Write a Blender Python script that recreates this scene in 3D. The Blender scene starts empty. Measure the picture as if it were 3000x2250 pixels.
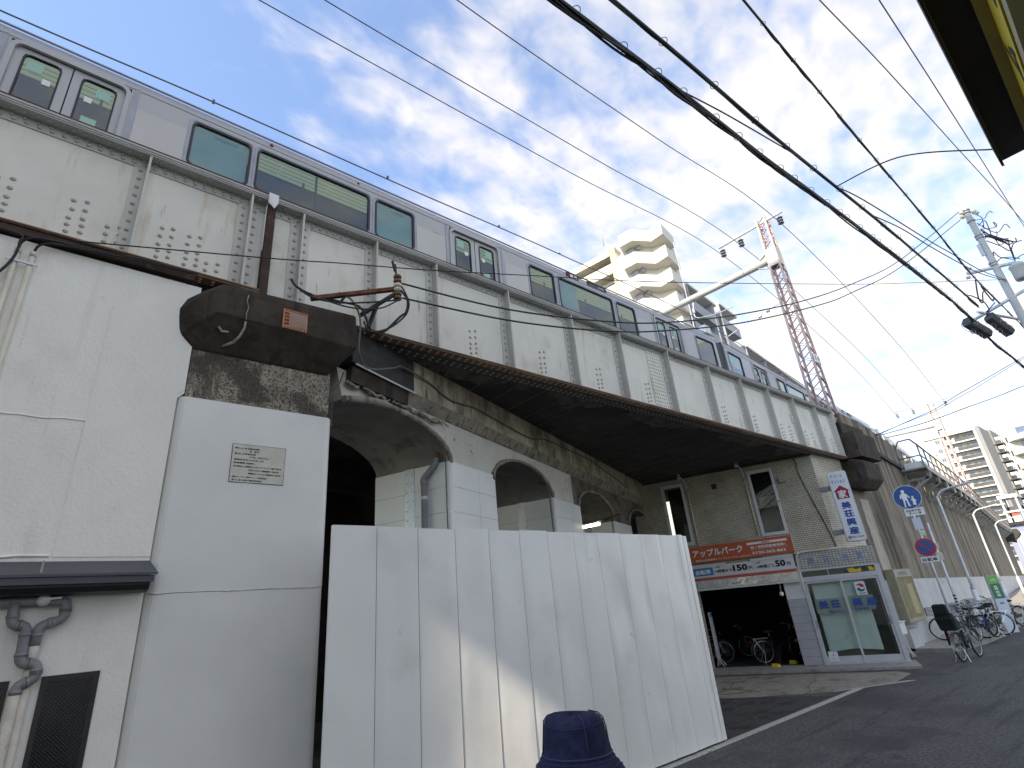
import bpy, bmesh, math, random
from math import sin, cos, pi, radians, sqrt, atan2, hypot
from mathutils import Vector, Matrix
random.seed(7)
SC = bpy.context.scene
COL = SC.collection

# ------------------------------------------------------------------ camera, sky, sun, exposure
cam_d = bpy.data.cameras.new('camera')
cam = bpy.data.objects.new('camera', cam_d)
COL.objects.link(cam)
Rv = Vector((0.77167, -0.63041, -0.08433)); Uv = Vector((-0.18744, -0.3521, 0.917)); Wv = Vector((0.60778, 0.69182, 0.38986))
m = Matrix.Identity(4)
for i in range(3):
    m[i][0] = Rv[i]; m[i][1] = Uv[i]; m[i][2] = -Wv[i]
m[0][3], m[1][3], m[2][3] = 0, 0, 2.05
cam.matrix_world = m
cam_d.sensor_width = 36.0
cam_d.lens = 18.95
cam_d.clip_start = 0.05
cam_d.clip_end = 2000
SC.camera = cam

SUN_EL, SUN_AZ = radians(35), radians(-10)
sun_dir = Vector((-cos(SUN_EL)*cos(SUN_AZ), cos(SUN_EL)*sin(SUN_AZ), sin(SUN_EL)))
W = bpy.data.worlds.new('World'); SC.world = W; W.use_nodes = True
nt = W.node_tree; nt.nodes.clear()
def N(t, **k):
    n = nt.nodes.new(t)
    for a, b in k.items(): setattr(n, a, b)
    return n
def LK(a, b): nt.links.new(a, b)
out = N('ShaderNodeOutputWorld'); bg = N('ShaderNodeBackground')
sky = N('ShaderNodeTexSky', sky_type='NISHITA', sun_disc=False, sun_elevation=SUN_EL)
sky.sun_rotation = atan2(sun_dir.x, sun_dir.y) % (2*pi)
sky.air_density = 1.0; sky.dust_density = 0.7; sky.ozone_density = 1.5
tc = N('ShaderNodeTexCoord'); sep = N('ShaderNodeSeparateXYZ'); LK(tc.outputs['Generated'], sep.inputs[0])
def M(op, a, b=None, c=None, clamp=False):
    n = N('ShaderNodeMath', operation=op, use_clamp=clamp)
    for i, v in enumerate((a, b, c)):
        if v is None: continue
        if isinstance(v, (int, float)): n.inputs[i].default_value = v
        else: LK(v, n.inputs[i])
    return n.outputs[0]
zz = M('ADD', M('MAXIMUM', sep.outputs['Z'], 0.0), 0.12)
comb = N('ShaderNodeCombineXYZ')
LK(M('DIVIDE', sep.outputs['X'], zz), comb.inputs[0]); LK(M('DIVIDE', sep.outputs['Y'], zz), comb.inputs[1])
def noise(vec, scale, detail, rough, dist=0.0):
    n = N('ShaderNodeTexNoise'); n.inputs['Scale'].default_value = scale; n.inputs['Detail'].default_value = detail
    n.inputs['Roughness'].default_value = rough; n.inputs['Distortion'].default_value = dist
    LK(vec, n.inputs['Vector']); return n.outputs['Fac']
mp = N('ShaderNodeMapping'); mp.inputs['Rotation'].default_value = (0, 0, radians(-35)); mp.inputs['Scale'].default_value = (1.0, 1.35, 1)
LK(comb.outputs[0], mp.inputs['Vector'])
big = noise(mp.outputs[0], 0.75, 4, .5, .2)
mid = noise(mp.outputs[0], 3.0, 6, .58, .35)
fine = noise(mp.outputs[0], 9.0, 3, .55, .3)
# the cloud sheet thins out towards the far side of the tracks (+Y, -X)
cover = M('ADD', M('MULTIPLY_ADD', M('DIVIDE', sep.outputs['X'], zz), 0.75, M('MULTIPLY', M('DIVIDE', sep.outputs['Y'], zz), -0.42)), -0.10)
cover = M('MINIMUM', M('MAXIMUM', cover, -0.46), 0.0)
dens = M('ADD', M('ADD', M('MULTIPLY', big, .50), M('MULTIPLY', mid, .60)), M('ADD', M('MULTIPLY', fine, .62), cover))
ramp = N('ShaderNodeMapRange'); ramp.interpolation_type = 'SMOOTHSTEP'
ramp.inputs['From Min'].default_value = 0.56; ramp.inputs['From Max'].default_value = 1.06
LK(dens, ramp.inputs['Value'])
mix = N('ShaderNodeMix', data_type='RGBA')
cl = N('ShaderNodeMix', data_type='RGBA')      # cloud tint: grey in the thick parts, white in the thin
cl.inputs['A'].default_value = (2.75, 2.8, 2.88, 1); cl.inputs['B'].default_value = (2.15, 2.32, 2.6, 1)
rr = N('ShaderNodeMapRange'); rr.inputs['From Min'].default_value = .35; rr.inputs['From Max'].default_value = .65
LK(noise(mp.outputs[0], 2.1, 4, .5), rr.inputs['Value']); LK(rr.outputs[0], cl.inputs['Factor'])
hs = N('ShaderNodeMix', data_type='RGBA', blend_type='MULTIPLY'); hs.inputs['Factor'].default_value = 1
hs.inputs['B'].default_value = (.70, .86, 1.06, 1)
LK(sky.outputs[0], hs.inputs['A'])
LK(M('MULTIPLY_ADD', ramp.outputs[0], .88, .05), mix.inputs['Factor']); LK(hs.outputs['Result'], mix.inputs['A']); LK(cl.outputs['Result'], mix.inputs['B'])
LK(mix.outputs['Result'], bg.inputs['Color']); bg.inputs['Strength'].default_value = 0.15
LK(bg.outputs[0], out.inputs['Surface'])

sl = bpy.data.lights.new('sun', 'SUN'); sl.energy = 2.6; sl.angle = radians(0.5); sl.color = (1.0, .965, .91)
so = bpy.data.objects.new('sun', sl); COL.objects.link(so)
so.rotation_euler = (-sun_dir).to_track_quat('-Z', 'Y').to_euler()
so.location = (-30, 15, 40)
vs = SC.view_settings; vs.view_transform = 'Standard'; vs.look = 'None'; vs.gamma = 1; vs.use_curve_mapping = False
vs.exposure = 1.62
vs.use_white_balance = True; vs.white_balance_temperature = 7800; vs.white_balance_tint = 12
SC.cycles.max_bounces = 10; SC.cycles.transparent_max_bounces = 12

# ------------------------------------------------------------------ materials
MATS = {}
def pm(name, col, rough=.75, metal=0.0, var=(3.0, .12), blot=(), streak=(), bump=None, spec=.5, emit=None, alpha=None, scale_noise=None):
    """Principled material in world metres. blot: (colour, scale, lo, hi, amount); streak: (colour, sx, sz, lo, hi, amount)."""
    if name in MATS: return MATS[name]
    mt = bpy.data.materials.new(name); mt.use_nodes = True
    t = mt.node_tree; nodes = t.nodes; p = nodes['Principled BSDF']; L = t.links.new
    p.inputs['Roughness'].default_value = rough; p.inputs['Metallic'].default_value = metal
    p.inputs['Specular IOR Level'].default_value = spec
    g = nodes.new('ShaderNodeNewGeometry')
    cur = None
    def nz(sc, det=5, vec=None, rg=.6):
        n = nodes.new('ShaderNodeTexNoise'); n.inputs['Scale'].default_value = sc; n.inputs['Detail'].default_value = det
        n.inputs['Roughness'].default_value = rg
        L(vec or g.outputs['Position'], n.inputs['Vector']); return n.outputs['Fac']
    def mixc(fac, a, b, typ='MIX'):
        x = nodes.new('ShaderNodeMix'); x.data_type = 'RGBA'; x.blend_type = typ
        for s, v in (('Factor', fac), ('A', a), ('B', b)):
            if isinstance(v, (int, float)): x.inputs[s].default_value = v
            elif isinstance(v, tuple): x.inputs[s].default_value = (*v[:3], 1)
            else: L(v, x.inputs[s])
        return x.outputs['Result']
    def rng(v, lo, hi, amt):
        r = nodes.new('ShaderNodeMapRange'); r.interpolation_type = 'SMOOTHSTEP'
        r.inputs['From Min'].default_value = lo; r.inputs['From Max'].default_value = hi; r.inputs['To Max'].default_value = amt
        L(v, r.inputs['Value']); return r.outputs[0]
    if var:
        lo = tuple(c*(1-var[1]) for c in col); hi = tuple(min(1, c*(1+var[1])) for c in col)
        cur = mixc(rng(nz(var[0]), .3, .7, 1), lo, hi)
    else:
        cur = mixc(0.0, col, col)
    for c, sc, lo, hi, amt in blot:
        cur = mixc(rng(nz(sc, 7), lo, hi, amt), cur, c)
    for c, sx, sz, lo, hi, amt in streak:
        mpn = nodes.new('ShaderNodeMapping'); mpn.inputs['Scale'].default_value = (sx, sx, sz) if not isinstance(sx, tuple) else (*sx, sz)
        L(g.outputs['Position'], mpn.inputs['Vector'])
        cur = mixc(rng(nz(1.0, 5, mpn.outputs[0]), lo, hi, amt), cur, c)
    L(cur, p.inputs['Base Color'])
    if bump:
        b = nodes.new('ShaderNodeBump'); b.inputs['Strength'].default_value = 1; b.inputs['Distance'].default_value = bump[1]
        L(nz(bump[0], 6), b.inputs['Height']); L(b.outputs[0], p.inputs['Normal'])
    if emit:
        p.inputs['Emission Color'].default_value = (*emit[0], 1); p.inputs['Emission Strength'].default_value = emit[1]
    MATS[name] = mt
    return mt

def tile_mat(name, col, grout, tw, th, offset=.5, var=.1):
    mt = bpy.data.materials.new(name); mt.use_nodes = True
    t = mt.node_tree; nodes = t.nodes; p = nodes['Principled BSDF']; L = t.links.new
    uv = nodes.new('ShaderNodeUVMap'); br = nodes.new('ShaderNodeTexBrick'); br.offset = offset
    br.inputs['Scale'].default_value = 1; br.inputs['Brick Width'].default_value = tw; br.inputs['Row Height'].default_value = th
    br.inputs['Mortar Size'].default_value = .0065; br.inputs['Mortar Smooth'].default_value = .2
    br.inputs['Color1'].default_value = (*[c*(1-var) for c in col], 1); br.inputs['Color2'].default_value = (*[c*(1+var) for c in col], 1)
    br.inputs['Mortar'].default_value = (*grout, 1)
    L(uv.outputs[0], br.inputs['Vector'])
    g = nodes.new('ShaderNodeNewGeometry'); nz = nodes.new('ShaderNodeTexNoise'); nz.inputs['Scale'].default_value = 1.6; nz.inputs['Detail'].default_value = 6
    L(g.outputs['Position'], nz.inputs['Vector'])
    mx = nodes.new('ShaderNodeMix'); mx.data_type = 'RGBA'; mx.blend_type = 'MULTIPLY'; mx.inputs['B'].default_value = (.62, .58, .5, 1)
    r = nodes.new('ShaderNodeMapRange'); r.inputs['From Min'].default_value = .45; r.inputs['From Max'].default_value = .75; r.inputs['To Max'].default_value = .7
    L(nz.outputs['Fac'], r.inputs['Value']); L(r.outputs[0], mx.inputs['Factor']); L(br.outputs['Color'], mx.inputs['A'])
    L(mx.outputs['Result'], p.inputs['Base Color']); p.inputs['Roughness'].default_value = .45
    b = nodes.new('ShaderNodeBump'); b.inputs['Distance'].default_value = .004; b.invert = True
    L(br.outputs['Fac'], b.inputs['Height']); L(b.outputs[0], p.inputs['Normal'])
    MATS[name] = mt
    return mt

def glass_mat(name, tint, refl=.04, rough=.03):
    mt = bpy.data.materials.new(name); mt.use_nodes = True
    t = mt.node_tree; nodes = t.nodes; nodes.clear(); L = t.links.new
    o = nodes.new('ShaderNodeOutputMaterial'); tr = nodes.new('ShaderNodeBsdfTransparent'); tr.inputs[0].default_value = (*tint, 1)
    gl = nodes.new('ShaderNodeBsdfGlossy'); gl.inputs['Roughness'].default_value = rough; gl.inputs['Color'].default_value = (.95, .97, 1, 1)
    fr = nodes.new('ShaderNodeLayerWeight'); pw = nodes.new('ShaderNodeMath'); pw.operation = 'POWER'; pw.inputs[1].default_value = 4.5
    ma = nodes.new('ShaderNodeMath'); ma.operation = 'MULTIPLY_ADD'; ma.inputs[1].default_value = .80; ma.inputs[2].default_value = refl; ma.use_clamp = True
    L(fr.outputs['Facing'], pw.inputs[0]); L(pw.outputs[0], ma.inputs[0])
    mx = nodes.new('ShaderNodeMixShader'); L(ma.outputs[0], mx.inputs[0]); L(tr.outputs[0], mx.inputs[1]); L(gl.outputs[0], mx.inputs[2])
    L(mx.outputs[0], o.inputs[0]); MATS[name] = mt
    return mt

K = MATS
pm('girder_paint', (.72, .69, .61), .6, var=(1.3, .05), blot=[((.36, .22, .10), 9, .66, .76, .8), ((.52, .46, .34), 1.7, .52, .72, .5), ((.38, .33, .26), 22, .66, .74, .6)],
   streak=[((.50, .40, .24), 7, .8, .56, .72, .6), ((.27, .19, .11), 17, 1.6, .64, .76, .65)], bump=(14, .002))
pm('girder_grey', (.46, .46, .44), .6, var=(2, .08), blot=[((.36, .20, .09), 8, .66, .8, .6)], bump=(14, .002))
pm('girder_rust', (.17, .058, .028), .9, var=(6, .3), blot=[((.05, .025, .018), 7, .5, .65, .7), ((.38, .30, .22), 5, .62, .72, .5)], bump=(20, .004))
pm('girder_rust_edge', (.30, .14, .055), .85, var=(2, .25), blot=[((.48, .38, .26), 1.0, .52, .70, .6), ((.13, .06, .03), 2.2, .52, .70, .7)], bump=(20, .004))
pm('rust_dark', (.062, .034, .026), .9, var=(7, .3), blot=[((.18, .14, .10), 9, .60, .68, .6)], bump=(20, .004))
pm('stiffener_shaded', (.56, .545, .50), .6, var=(2, .07), blot=[((.36, .20, .09), 8, .66, .78, .6)])  # girder paint greyed: shade on the stiffener faces put into the colour
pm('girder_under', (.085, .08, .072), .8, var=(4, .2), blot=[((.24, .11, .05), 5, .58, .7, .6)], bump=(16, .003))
pm('rivet_paint', (.43, .41, .365), .55, var=(5, .1), blot=[((.30, .15, .06), 10, .66, .76, .8)])
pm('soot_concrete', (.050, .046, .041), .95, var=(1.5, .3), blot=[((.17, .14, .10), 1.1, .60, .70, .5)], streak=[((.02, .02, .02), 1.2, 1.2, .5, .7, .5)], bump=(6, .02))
pm('cap_concrete', (.052, .038, .028), .95, var=(2.5, .35), blot=[((.10, .075, .05), 4, .58, .72, .6), ((.010, .010, .010), 1.8, .52, .68, .7)],
   streak=[((.012, .011, .010), 6, .5, .55, .7, .6)], bump=(18, .012))
pm('pier_concrete', (.31, .27, .21), .95, var=(6, .25), blot=[((.055, .045, .036), 2.2, .50, .60, .8), ((.045, .036, .028), 38, .50, .58, .85)],
   streak=[((.07, .055, .04), 9, .8, .52, .64, .7), ((.60, .55, .45), 8, .7, .62, .72, .7)], bump=(24, .012))
pm('fascia_concrete', (.46, .39, .28), .95, var=(3, .15), blot=[((.16, .135, .10), 1.3, .46, .68, .75), ((.62,.58,.49), 3.2, .60, .72, .6)],
   streak=[((.10, .08, .055), 3.2, 1.0, .48, .68, .75), ((.60, .55, .45), 4.5, 1.6, .54, .72, .7), ((.05,.043,.035), 7, 1.4, .54, .70, .85), ((.05,.043,.035), 19, 2.2, .58, .72, .6)], bump=(14, .012))
pm('ledge_concrete', (.30, .265, .21), .95, var=(3, .2), blot=[((.10, .085, .065), 4, .52, .66, .7)], streak=[((.08, .07, .05), 10, 1.0, .54, .66, .7)], bump=(14, .015))
pm('fascia_dark', (.05, .047, .045), .95, var=(4, .3), blot=[((.12, .11, .10), 9, .6, .72, .6)], bump=(25, .012))
pm('spandrel_plaster', (.60, .56, .49), .9, var=(2, .08), blot=[((.22, .11, .07), 5, .64, .7, .8), ((.35, .32, .27), 2.3, .55, .7, .5)], bump=(12, .01))
pm('bare_concrete', (.17, .14, .105), .95, var=(2, .2), blot=[((.055, .048, .04), 2.4, .5, .64, .8), ((.30, .26, .20), 5, .62, .7, .6)], streak=[((.05, .042, .034), 5, .4, .54, .66, .8)], bump=(9, .03))
pm('jacket_paint', (.77, .76, .72), .42, var=(.8, .05), blot=[((.60, .60, .58), .5, .5, .7, .5)], streak=[((.40, .40, .38), 3, .15, .62, .8, .35)], bump=(2.5, .004))
pm('weld', (.66, .65, .63), .5, var=(20, .2))
pm('seam_dark', (.16, .16, .155), .7)
pm('fence_paint', (.88, .87, .83), .30, var=(.9, .02), blot=[((.68, .67, .63), 1.3, .52, .72, .4), ((.50, .48, .44), 7, .68, .76, .5)], streak=[((.62, .60, .55), 5, .3, .62, .78, .4)], bump=(1.8, .008), spec=.5)
pm('galv', (.42, .44, .46), .45, .75, var=(14, .12))
pm('steel_pale', (.62, .64, .66), .45, .2, var=(5, .08), blot=[((.34, .24, .16), 6, .68, .78, .5)])
pm('render_white', (.88, .855, .785), .92, var=(.7, .04), blot=[((.74, .70, .60), 1.0, .52, .72, .55), ((.60, .56, .47), 5, .66, .76, .4)], streak=[((.62, .57, .46), 3, .35, .56, .76, .5), ((.50, .46, .38), 11, .5, .64, .76, .4)], bump=(34, .006))
pm('conduit_cream', (.66, .62, .50), .5, var=(5, .08))
pm('pipe_grey', (.23, .23, .235), .5, var=(6, .15))
pm('pipe_white_old', (.60, .55, .48), .7, var=(8, .15), blot=[((.24, .12, .08), 9, .6, .7, .8)])
pm('eave_sheet', (.065, .067, .078), .45, var=(3, .1))
pm('eave_black', (.012, .012, .013), .5, var=(3, .2))
pm('door_brown', (.028, .022, .02), .5)
pm('cable_black', (.014, .014, .015), .6, var=(8, .2))
pm('cable_grey', (.13, .115, .10), .7)
pm('cable_green', (.015, .045, .038), .5)
pm('wire_grey', (.06, .06, .065), .5)
pm('wire_copper', (.12, .10, .09), .5)
pm('asphalt', (.082, .081, .079), .9, var=(22, .5), blot=[((.12, .118, .115), 17, .58, .70, .6), ((.042, .042, .043), .45, .48, .60, .7), ((.038, .038, .040), .7, .5, .66, .6), ((.022, .022, .023), 1.9, .62, .72, .6), ((.088, .086, .082), 1.1, .62, .74, .4)],
   streak=[((.035,.035,.036), (.22, 2.4), 1, .52, .66, .75), ((.115,.113,.108), (.15, 1.6), 1, .56, .70, .5), ((.025,.025,.026), (.9, 7.0), 1, .62, .70, .6)], bump=(60, .012))
pm('asphalt_old', (.045, .044, .043), .9, var=(14, .5), blot=[((.014,.014,.014), 2.2, .5, .62, .8), ((.12,.115,.105), 6, .60, .70, .6)], streak=[((.012,.012,.012), (1.2, 6.0), 1, .54, .64, .8), ((.10,.098,.09), (.8, 4.0), 1, .58, .70, .5)], bump=(18, .03))
pm('apron_concrete', (.25, .225, .185), .95, var=(5, .2), blot=[((.10, .088, .07), 1.6, .5, .66, .7), ((.04, .036, .03), 7, .63, .70, .8)], bump=(20, .01))
pm('step_concrete', (.30, .28, .245), .95, var=(6, .15), blot=[((.10, .09, .075), 2.3, .56, .7, .6)], bump=(20, .006))
pm('road_paint', (.44, .425, .38), .8, var=(30, .2), blot=[((.12, .12, .12), 14, .56, .64, .85)])
pm('wall_concrete', (.25, .205, .15), .95, var=(1.5, .18), blot=[((.34, .30, .24), .9, .55, .7, .5), ((.12, .12, .09), 3, .58, .7, .5)],
   streak=[((.050, .042, .034), 1.1, .16, .46, .66, .85), ((.05, .04, .03), 4.5, .30, .52, .70, .7), ((.36, .31, .24), 2.4, .25, .58, .74, .6), ((.05,.04,.03), 13, .8, .56, .72, .5)], bump=(10, .015))
pm('wall_band', (.54, .525, .50), .9, var=(1.5, .1), blot=[((.40, .385, .36), 2.2, .52, .7, .6)], streak=[((.36, .34, .31), 3, .2, .58, .75, .5)], bump=(14, .008))
pm('train_steel', (.44, .44, .45), .42, .15, var=(.5, .04))
pm('train_roofline', (.40, .405, .43), .4, .2, var=(.6, .05))
pm('train_panel', (.52, .51, .49), .5, .15, var=(1.2, .04))
pm('train_blue_edge', (.33, .345, .40), .4, .2)
pm('train_roof', (.46, .465, .47), .6, .1, var=(3, .1))
pm('train_dark', (.015, .028, .042), .5)
pm('train_rubber', (.018, .02, .024), .55)
pm('train_ceiling', (.20, .22, .22), .6)
pm('train_lamp', (.36, .38, .26), .5, emit=((.85, .95, .62), .10))
pm('train_seat', (.022, .06, .11), .9)
pm('blind', (.64, .68, .57), .8, var=(3, .06))
pm('sticker_white', (.8, .8, .8), .5, var=None)
pm('sticker_green', (.32, .55, .47), .5, var=None)
pm('sticker_pink', (.75, .28, .30), .5, var=None)
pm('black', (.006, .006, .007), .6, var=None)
pm('black_ink', (.012, .012, .014), .7, var=None)
pm('white_paint', (.78, .78, .77), .5, var=(4, .04))
pm('white_ink', (.80, .79, .76), .6, var=None)
pm('orange_board', (.52, .105, .035), .45, var=(2, .05))
pm('orange_red', (.50, .085, .05), .5, var=None)
pm('blue_ink', (.018, .075, .30), .5, var=None)
pm('blue_faded', (.20, .25, .40), .6, var=(20, .2))
pm('board_white', (.66, .65, .64), .5, var=(2, .05))
pm('shutter_mirror', (.68, .68, .66), .12, .85, var=(2, .1), bump=(2.2, .02))
pm('alu', (.60, .605, .63), .38, .35, var=(3, .05))
pm('alu_old', (.64, .65, .63), .5, .15, var=(4, .06))
pm('window_dark', (.008, .009, .010), .08, var=None)
pm('curtain', (.74, .80, .76), .85, var=(1.2, .05), blot=[((.40, .48, .45), 4, .6, .7, .4)])
pm('film_band', (.33, .38, .37), .5, var=(3, .04))
pm('interior_tan', (.34, .29, .20), .9, var=(2, .2))
pm('yellow', (.70, .50, .03), .5, var=None)
pm('block_grey', (.40, .40, .415), .9, var=(3, .07), bump=(26, .004))
pm('red', (.46, .02, .03), .5, var=None)
pm('maroon', (.30, .012, .03), .5, var=None)
pm('navy_ink', (.045, .06, .18), .5, var=None)
pm('sign_white', (.72, .74, .76), .35, var=(2, .03))
pm('teal', (.03, .13, .15), .5, var=None)
pm('sign_blue', (.02, .085, .28), .4, var=(3, .1))
pm('sign_red', (.50, .03, .045), .4, var=None)
pm('notice_frame', (.36, .33, .27), .6, var=(4, .1))
pm('notice_board', (.26, .215, .10), .8, var=(2, .15), blot=[((.46, .38, .20), 1.8, .58, .66, .7)])
pm('paper', (.46, .38, .22), .9, var=(6, .1))
pm('tyre', (.018, .018, .018), .85)
pm('bike_blue', (.03, .04, .20), .35)
pm('bike_black', (.012, .012, .014), .4)
pm('bike_silver', (.55, .56, .58), .3, .8)
pm('seat_black', (.012, .014, .014), .8)
pm('totem_green', (.03, .20, .085), .5, var=None)
pm('totem_lime', (.16, .42, .08), .5, var=None)
pm('totem_white', (.56, .59, .66), .5, var=(3, .04))
pm('mast_paint', (.56, .39, .34), .7, var=(3, .15), blot=[((.36, .16, .09), 6, .6, .7, .8), ((.46, .43, .41), 2.3, .55, .68, .7)])
pm('boom_paint', (.44, .445, .41), .55, var=(2, .1), blot=[((.45, .24, .09), 3, .64, .72, .8)])
pm('insulator', (.20, .21, .23), .25, var=None)
pm('insulator_brown', (.16, .07, .035), .25, var=None)
pm('insulator_cream', (.66, .62, .48), .25, var=None)
pm('apt_white', (.66, .635, .565), .9, var=(.2, .03), streak=[((.66, .60, .48), .8, .1, .64, .8, .4)])
pm('apt_cream', (.56, .51, .40), .9, var=(.3, .06))
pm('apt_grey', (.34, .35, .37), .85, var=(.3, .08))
pm('apt_glass', (.10, .14, .19), .12, var=(.4, .2))
pm('tower_tan', (.42, .385, .325), .9, var=(.15, .05))
pm('tower_cream', (.54, .52, .46), .9, var=(.15, .04))
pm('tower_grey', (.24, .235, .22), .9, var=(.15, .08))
pm('tower_rail', (.075, .07, .062), .7, var=(.3, .15))
pm('tower_white', (.56, .545, .51), .8, var=None)
pm('far_blue', (.25, .28, .36), .9, var=(.2, .05))
pm('pole_concrete', (.44, .425, .385), .85, var=(3, .06))
pm('box_dark', (.05, .052, .05), .6, var=(6, .3), blot=[((.3, .3, .28), 14, .62, .68, .6)])
pm('sheet_brown', (.030, .024, .017), .7, var=(2, .25))
pm('frame_yellow', (.26, .21, .07), .5, var=(3, .1))
pm('sign_yellow', (.78, .56, .01), .5, var=(3, .05))
pm('hat_navy', (.012, .014, .052), .95, var=(30, .4), blot=[((.03, .032, .085), 9, .54, .70, .7)], bump=(26, .010))
pm('hat_stitch', (.035, .038, .10), .9, var=None)
pm('skin', (.50, .31, .22), .6, var=None)
pm('hair', (.012, .010, .009), .6, var=None)
pm('coat', (.03, .032, .04), .9, var=(20, .1))
pm('trousers', (.06, .06, .065), .9, var=None)
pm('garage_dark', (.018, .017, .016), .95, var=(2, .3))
pm('copper_sign', (.56, .22, .10), .6, var=(8, .15))
pm('lamp_tube', (.9, .95, .9), .4, var=None, emit=((.93, 1, .82), 6.0))
pm('walk_galv', (.36, .355, .33), .7, .2, var=(3, .12), blot=[((.20, .12, .07), 5, .62, .72, .5)])
pm('walk_rail', (.20, .175, .16), .7, var=(3, .2), blot=[((.26, .11, .05), 5, .58, .7, .5)])
pm('ballast_slab', (.20, .19, .17), .95, var=(5, .2))
pm('town_wall', (.62, .58, .50), .9, var=(.3, .06))
GLASS_TRAIN = glass_mat('train_glass', (.66, .78, .80), .07)
GLASS_SHOP = glass_mat('shop_glass', (.88, .92, .90), .06)
tile_mat('tile_cream', (.60, .54, .42), (.13, .105, .075), .085, .055)
tile_mat('tile_header', (.52, .50, .43), (.13, .115, .09), .085, .06, 0.0)

# ------------------------------------------------------------------ mesh builder
class MB:
    def __init__(self): self.v = []; self.f = []; self.uv = {}; self.sm = []
    def add(self, vs, fs, smooth=False):
        o = len(self.v); self.v += [tuple(map(float, p)) for p in vs]
        for f in fs: self.f.append(tuple(i+o for i in f)); self.sm.append(smooth)
        return self
    def box(self, a, b):
        (x0, y0, z0), (x1, y1, z1) = a, b
        x0, x1 = sorted((x0, x1)); y0, y1 = sorted((y0, y1)); z0, z1 = sorted((z0, z1))
        return self.add([(x0,y0,z0),(x1,y0,z0),(x1,y1,z0),(x0,y1,z0),(x0,y0,z1),(x1,y0,z1),(x1,y1,z1),(x0,y1,z1)],
                        [(0,3,2,1),(4,5,6,7),(0,1,5,4),(1,2,6,5),(2,3,7,6),(3,0,4,7)])
    def obox(self, o, ax, ay, az, a, b):
        """box in an oriented frame: o + ax*x + ay*y + az*z"""
        n = len(self.v); self.box(a, b); o, ax, ay, az = map(Vector, (o, ax, ay, az))
        for i in range(n, len(self.v)):
            p = self.v[i]; self.v[i] = tuple(o + ax*p[0] + ay*p[1] + az*p[2])
        return self
    def prism(self, pts, ext):
        """closed polygon (3D points) pushed by the vector ext"""
        n = len(pts); e = Vector(ext)
        P = [Vector(p) for p in pts]; Q = [p+e for p in P]
        nrm = Vector((0,0,0))
        for i in range(n): nrm += P[i].cross(P[(i+1) % n])
        fl = nrm.dot(e) > 0
        fs = [tuple(range(n))[::-1] if fl else tuple(range(n)), tuple(range(n, 2*n)) if fl else tuple(range(n, 2*n))[::-1]]
        for i in range(n):
            j = (i+1) % n; q = (i, j, j+n, i+n); fs.append(q if fl else q[::-1])
        return self.add(P+Q, fs)
    def tube(self, pts, r, n=8, caps=True, r1=None):
        P = [Vector(p) for p in pts]; k = len(P); vs = []; fs = []
        t0 = (P[1]-P[0]).normalized(); up = Vector((0,0,1)) if abs(t0.z) < .9 else Vector((1,0,0))
        a = t0.cross(up).normalized()
        for i, p in enumerate(P):
            t = (P[min(i+1,k-1)]-P[max(i-1,0)]).normalized()
            a = (a - t*a.dot(t)).normalized(); b = t.cross(a)
            rr_ = r if r1 is None else r+(r1-r)*i/(k-1)
            if isinstance(r, (list, tuple)): rr_ = r[i]
            for j in range(n):
                w = 2*pi*j/n; vs.append(p + a*(cos(w)*rr_) + b*(sin(w)*rr_))
        for i in range(k-1):
            for j in range(n):
                j2 = (j+1) % n; fs.append((i*n+j, i*n+j2, (i+1)*n+j2, (i+1)*n+j))
        o = len(self.v); self.add(vs, fs, True)
        if caps:
            self.f.append(tuple(o+j for j in range(n))[::-1]); self.sm.append(False)
            self.f.append(tuple(o+(k-1)*n+j for j in range(n))); self.sm.append(False)
        return self
    def bar(self, p, q, w, h=None, up=(0,0,1)):
        p, q = Vector(p), Vector(q); d = (q-p); L = d.length; d /= L; h = h or w
        u = Vector(up)
        if abs(d.dot(u)) > .95: u = Vector((1,0,0))
        s = d.cross(u).normalized(); u = s.cross(d)
        return self.obox(p, d, s, u, (0,-w/2,-h/2), (L,w/2,h/2))
    def lathe(self, o, axis, prof, n=16, smooth=True):
        """prof: (radius, height along axis)"""
        o = Vector(o); ax = Vector(axis).normalized(); up = Vector((0,0,1)) if abs(ax.z) < .9 else Vector((1,0,0))
        a = ax.cross(up).normalized(); b = ax.cross(a); vs = []; fs = []
        for r, h in prof:
            for j in range(n):
                w = 2*pi*j/n; vs.append(o + ax*h + a*(cos(w)*r) + b*(sin(w)*r))
        for i in range(len(prof)-1):
            for j in range(n):
                j2 = (j+1) % n; fs.append((i*n+j, (i+1)*n+j, (i+1)*n+j2, i*n+j2))
        k = len(prof)-1
        fs.append(tuple(range(n))); fs.append(tuple(k*n+j for j in range(n))[::-1])
        self.add(vs, fs, smooth); return self
    def dome(self, o, axis, r, n=7):
        return self.lathe(o, axis, [(r, 0), (r*.85, r*.38), (r*.4, r*.66)], n)
    def torus(self, o, axis, R, r, n=24, k=6):
        o = Vector(o); ax = Vector(axis).normalized(); up = Vector((0,0,1)) if abs(ax.z) < .9 else Vector((1,0,0))
        a = ax.cross(up).normalized(); b = ax.cross(a); vs = []; fs = []
        for i in range(n):
            w = 2*pi*i/n; d = a*cos(w)+b*sin(w)
            for j in range(k):
                t = 2*pi*j/k; vs.append(o + d*(R+r*cos(t)) + ax*(r*sin(t)))
        for i in range(n):
            for j in range(k):
                i2, j2 = (i+1) % n, (j+1) % k; fs.append((i*k+j, i2*k+j, i2*k+j2, i*k+j2))
        return self.add(vs, fs, True)
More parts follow.
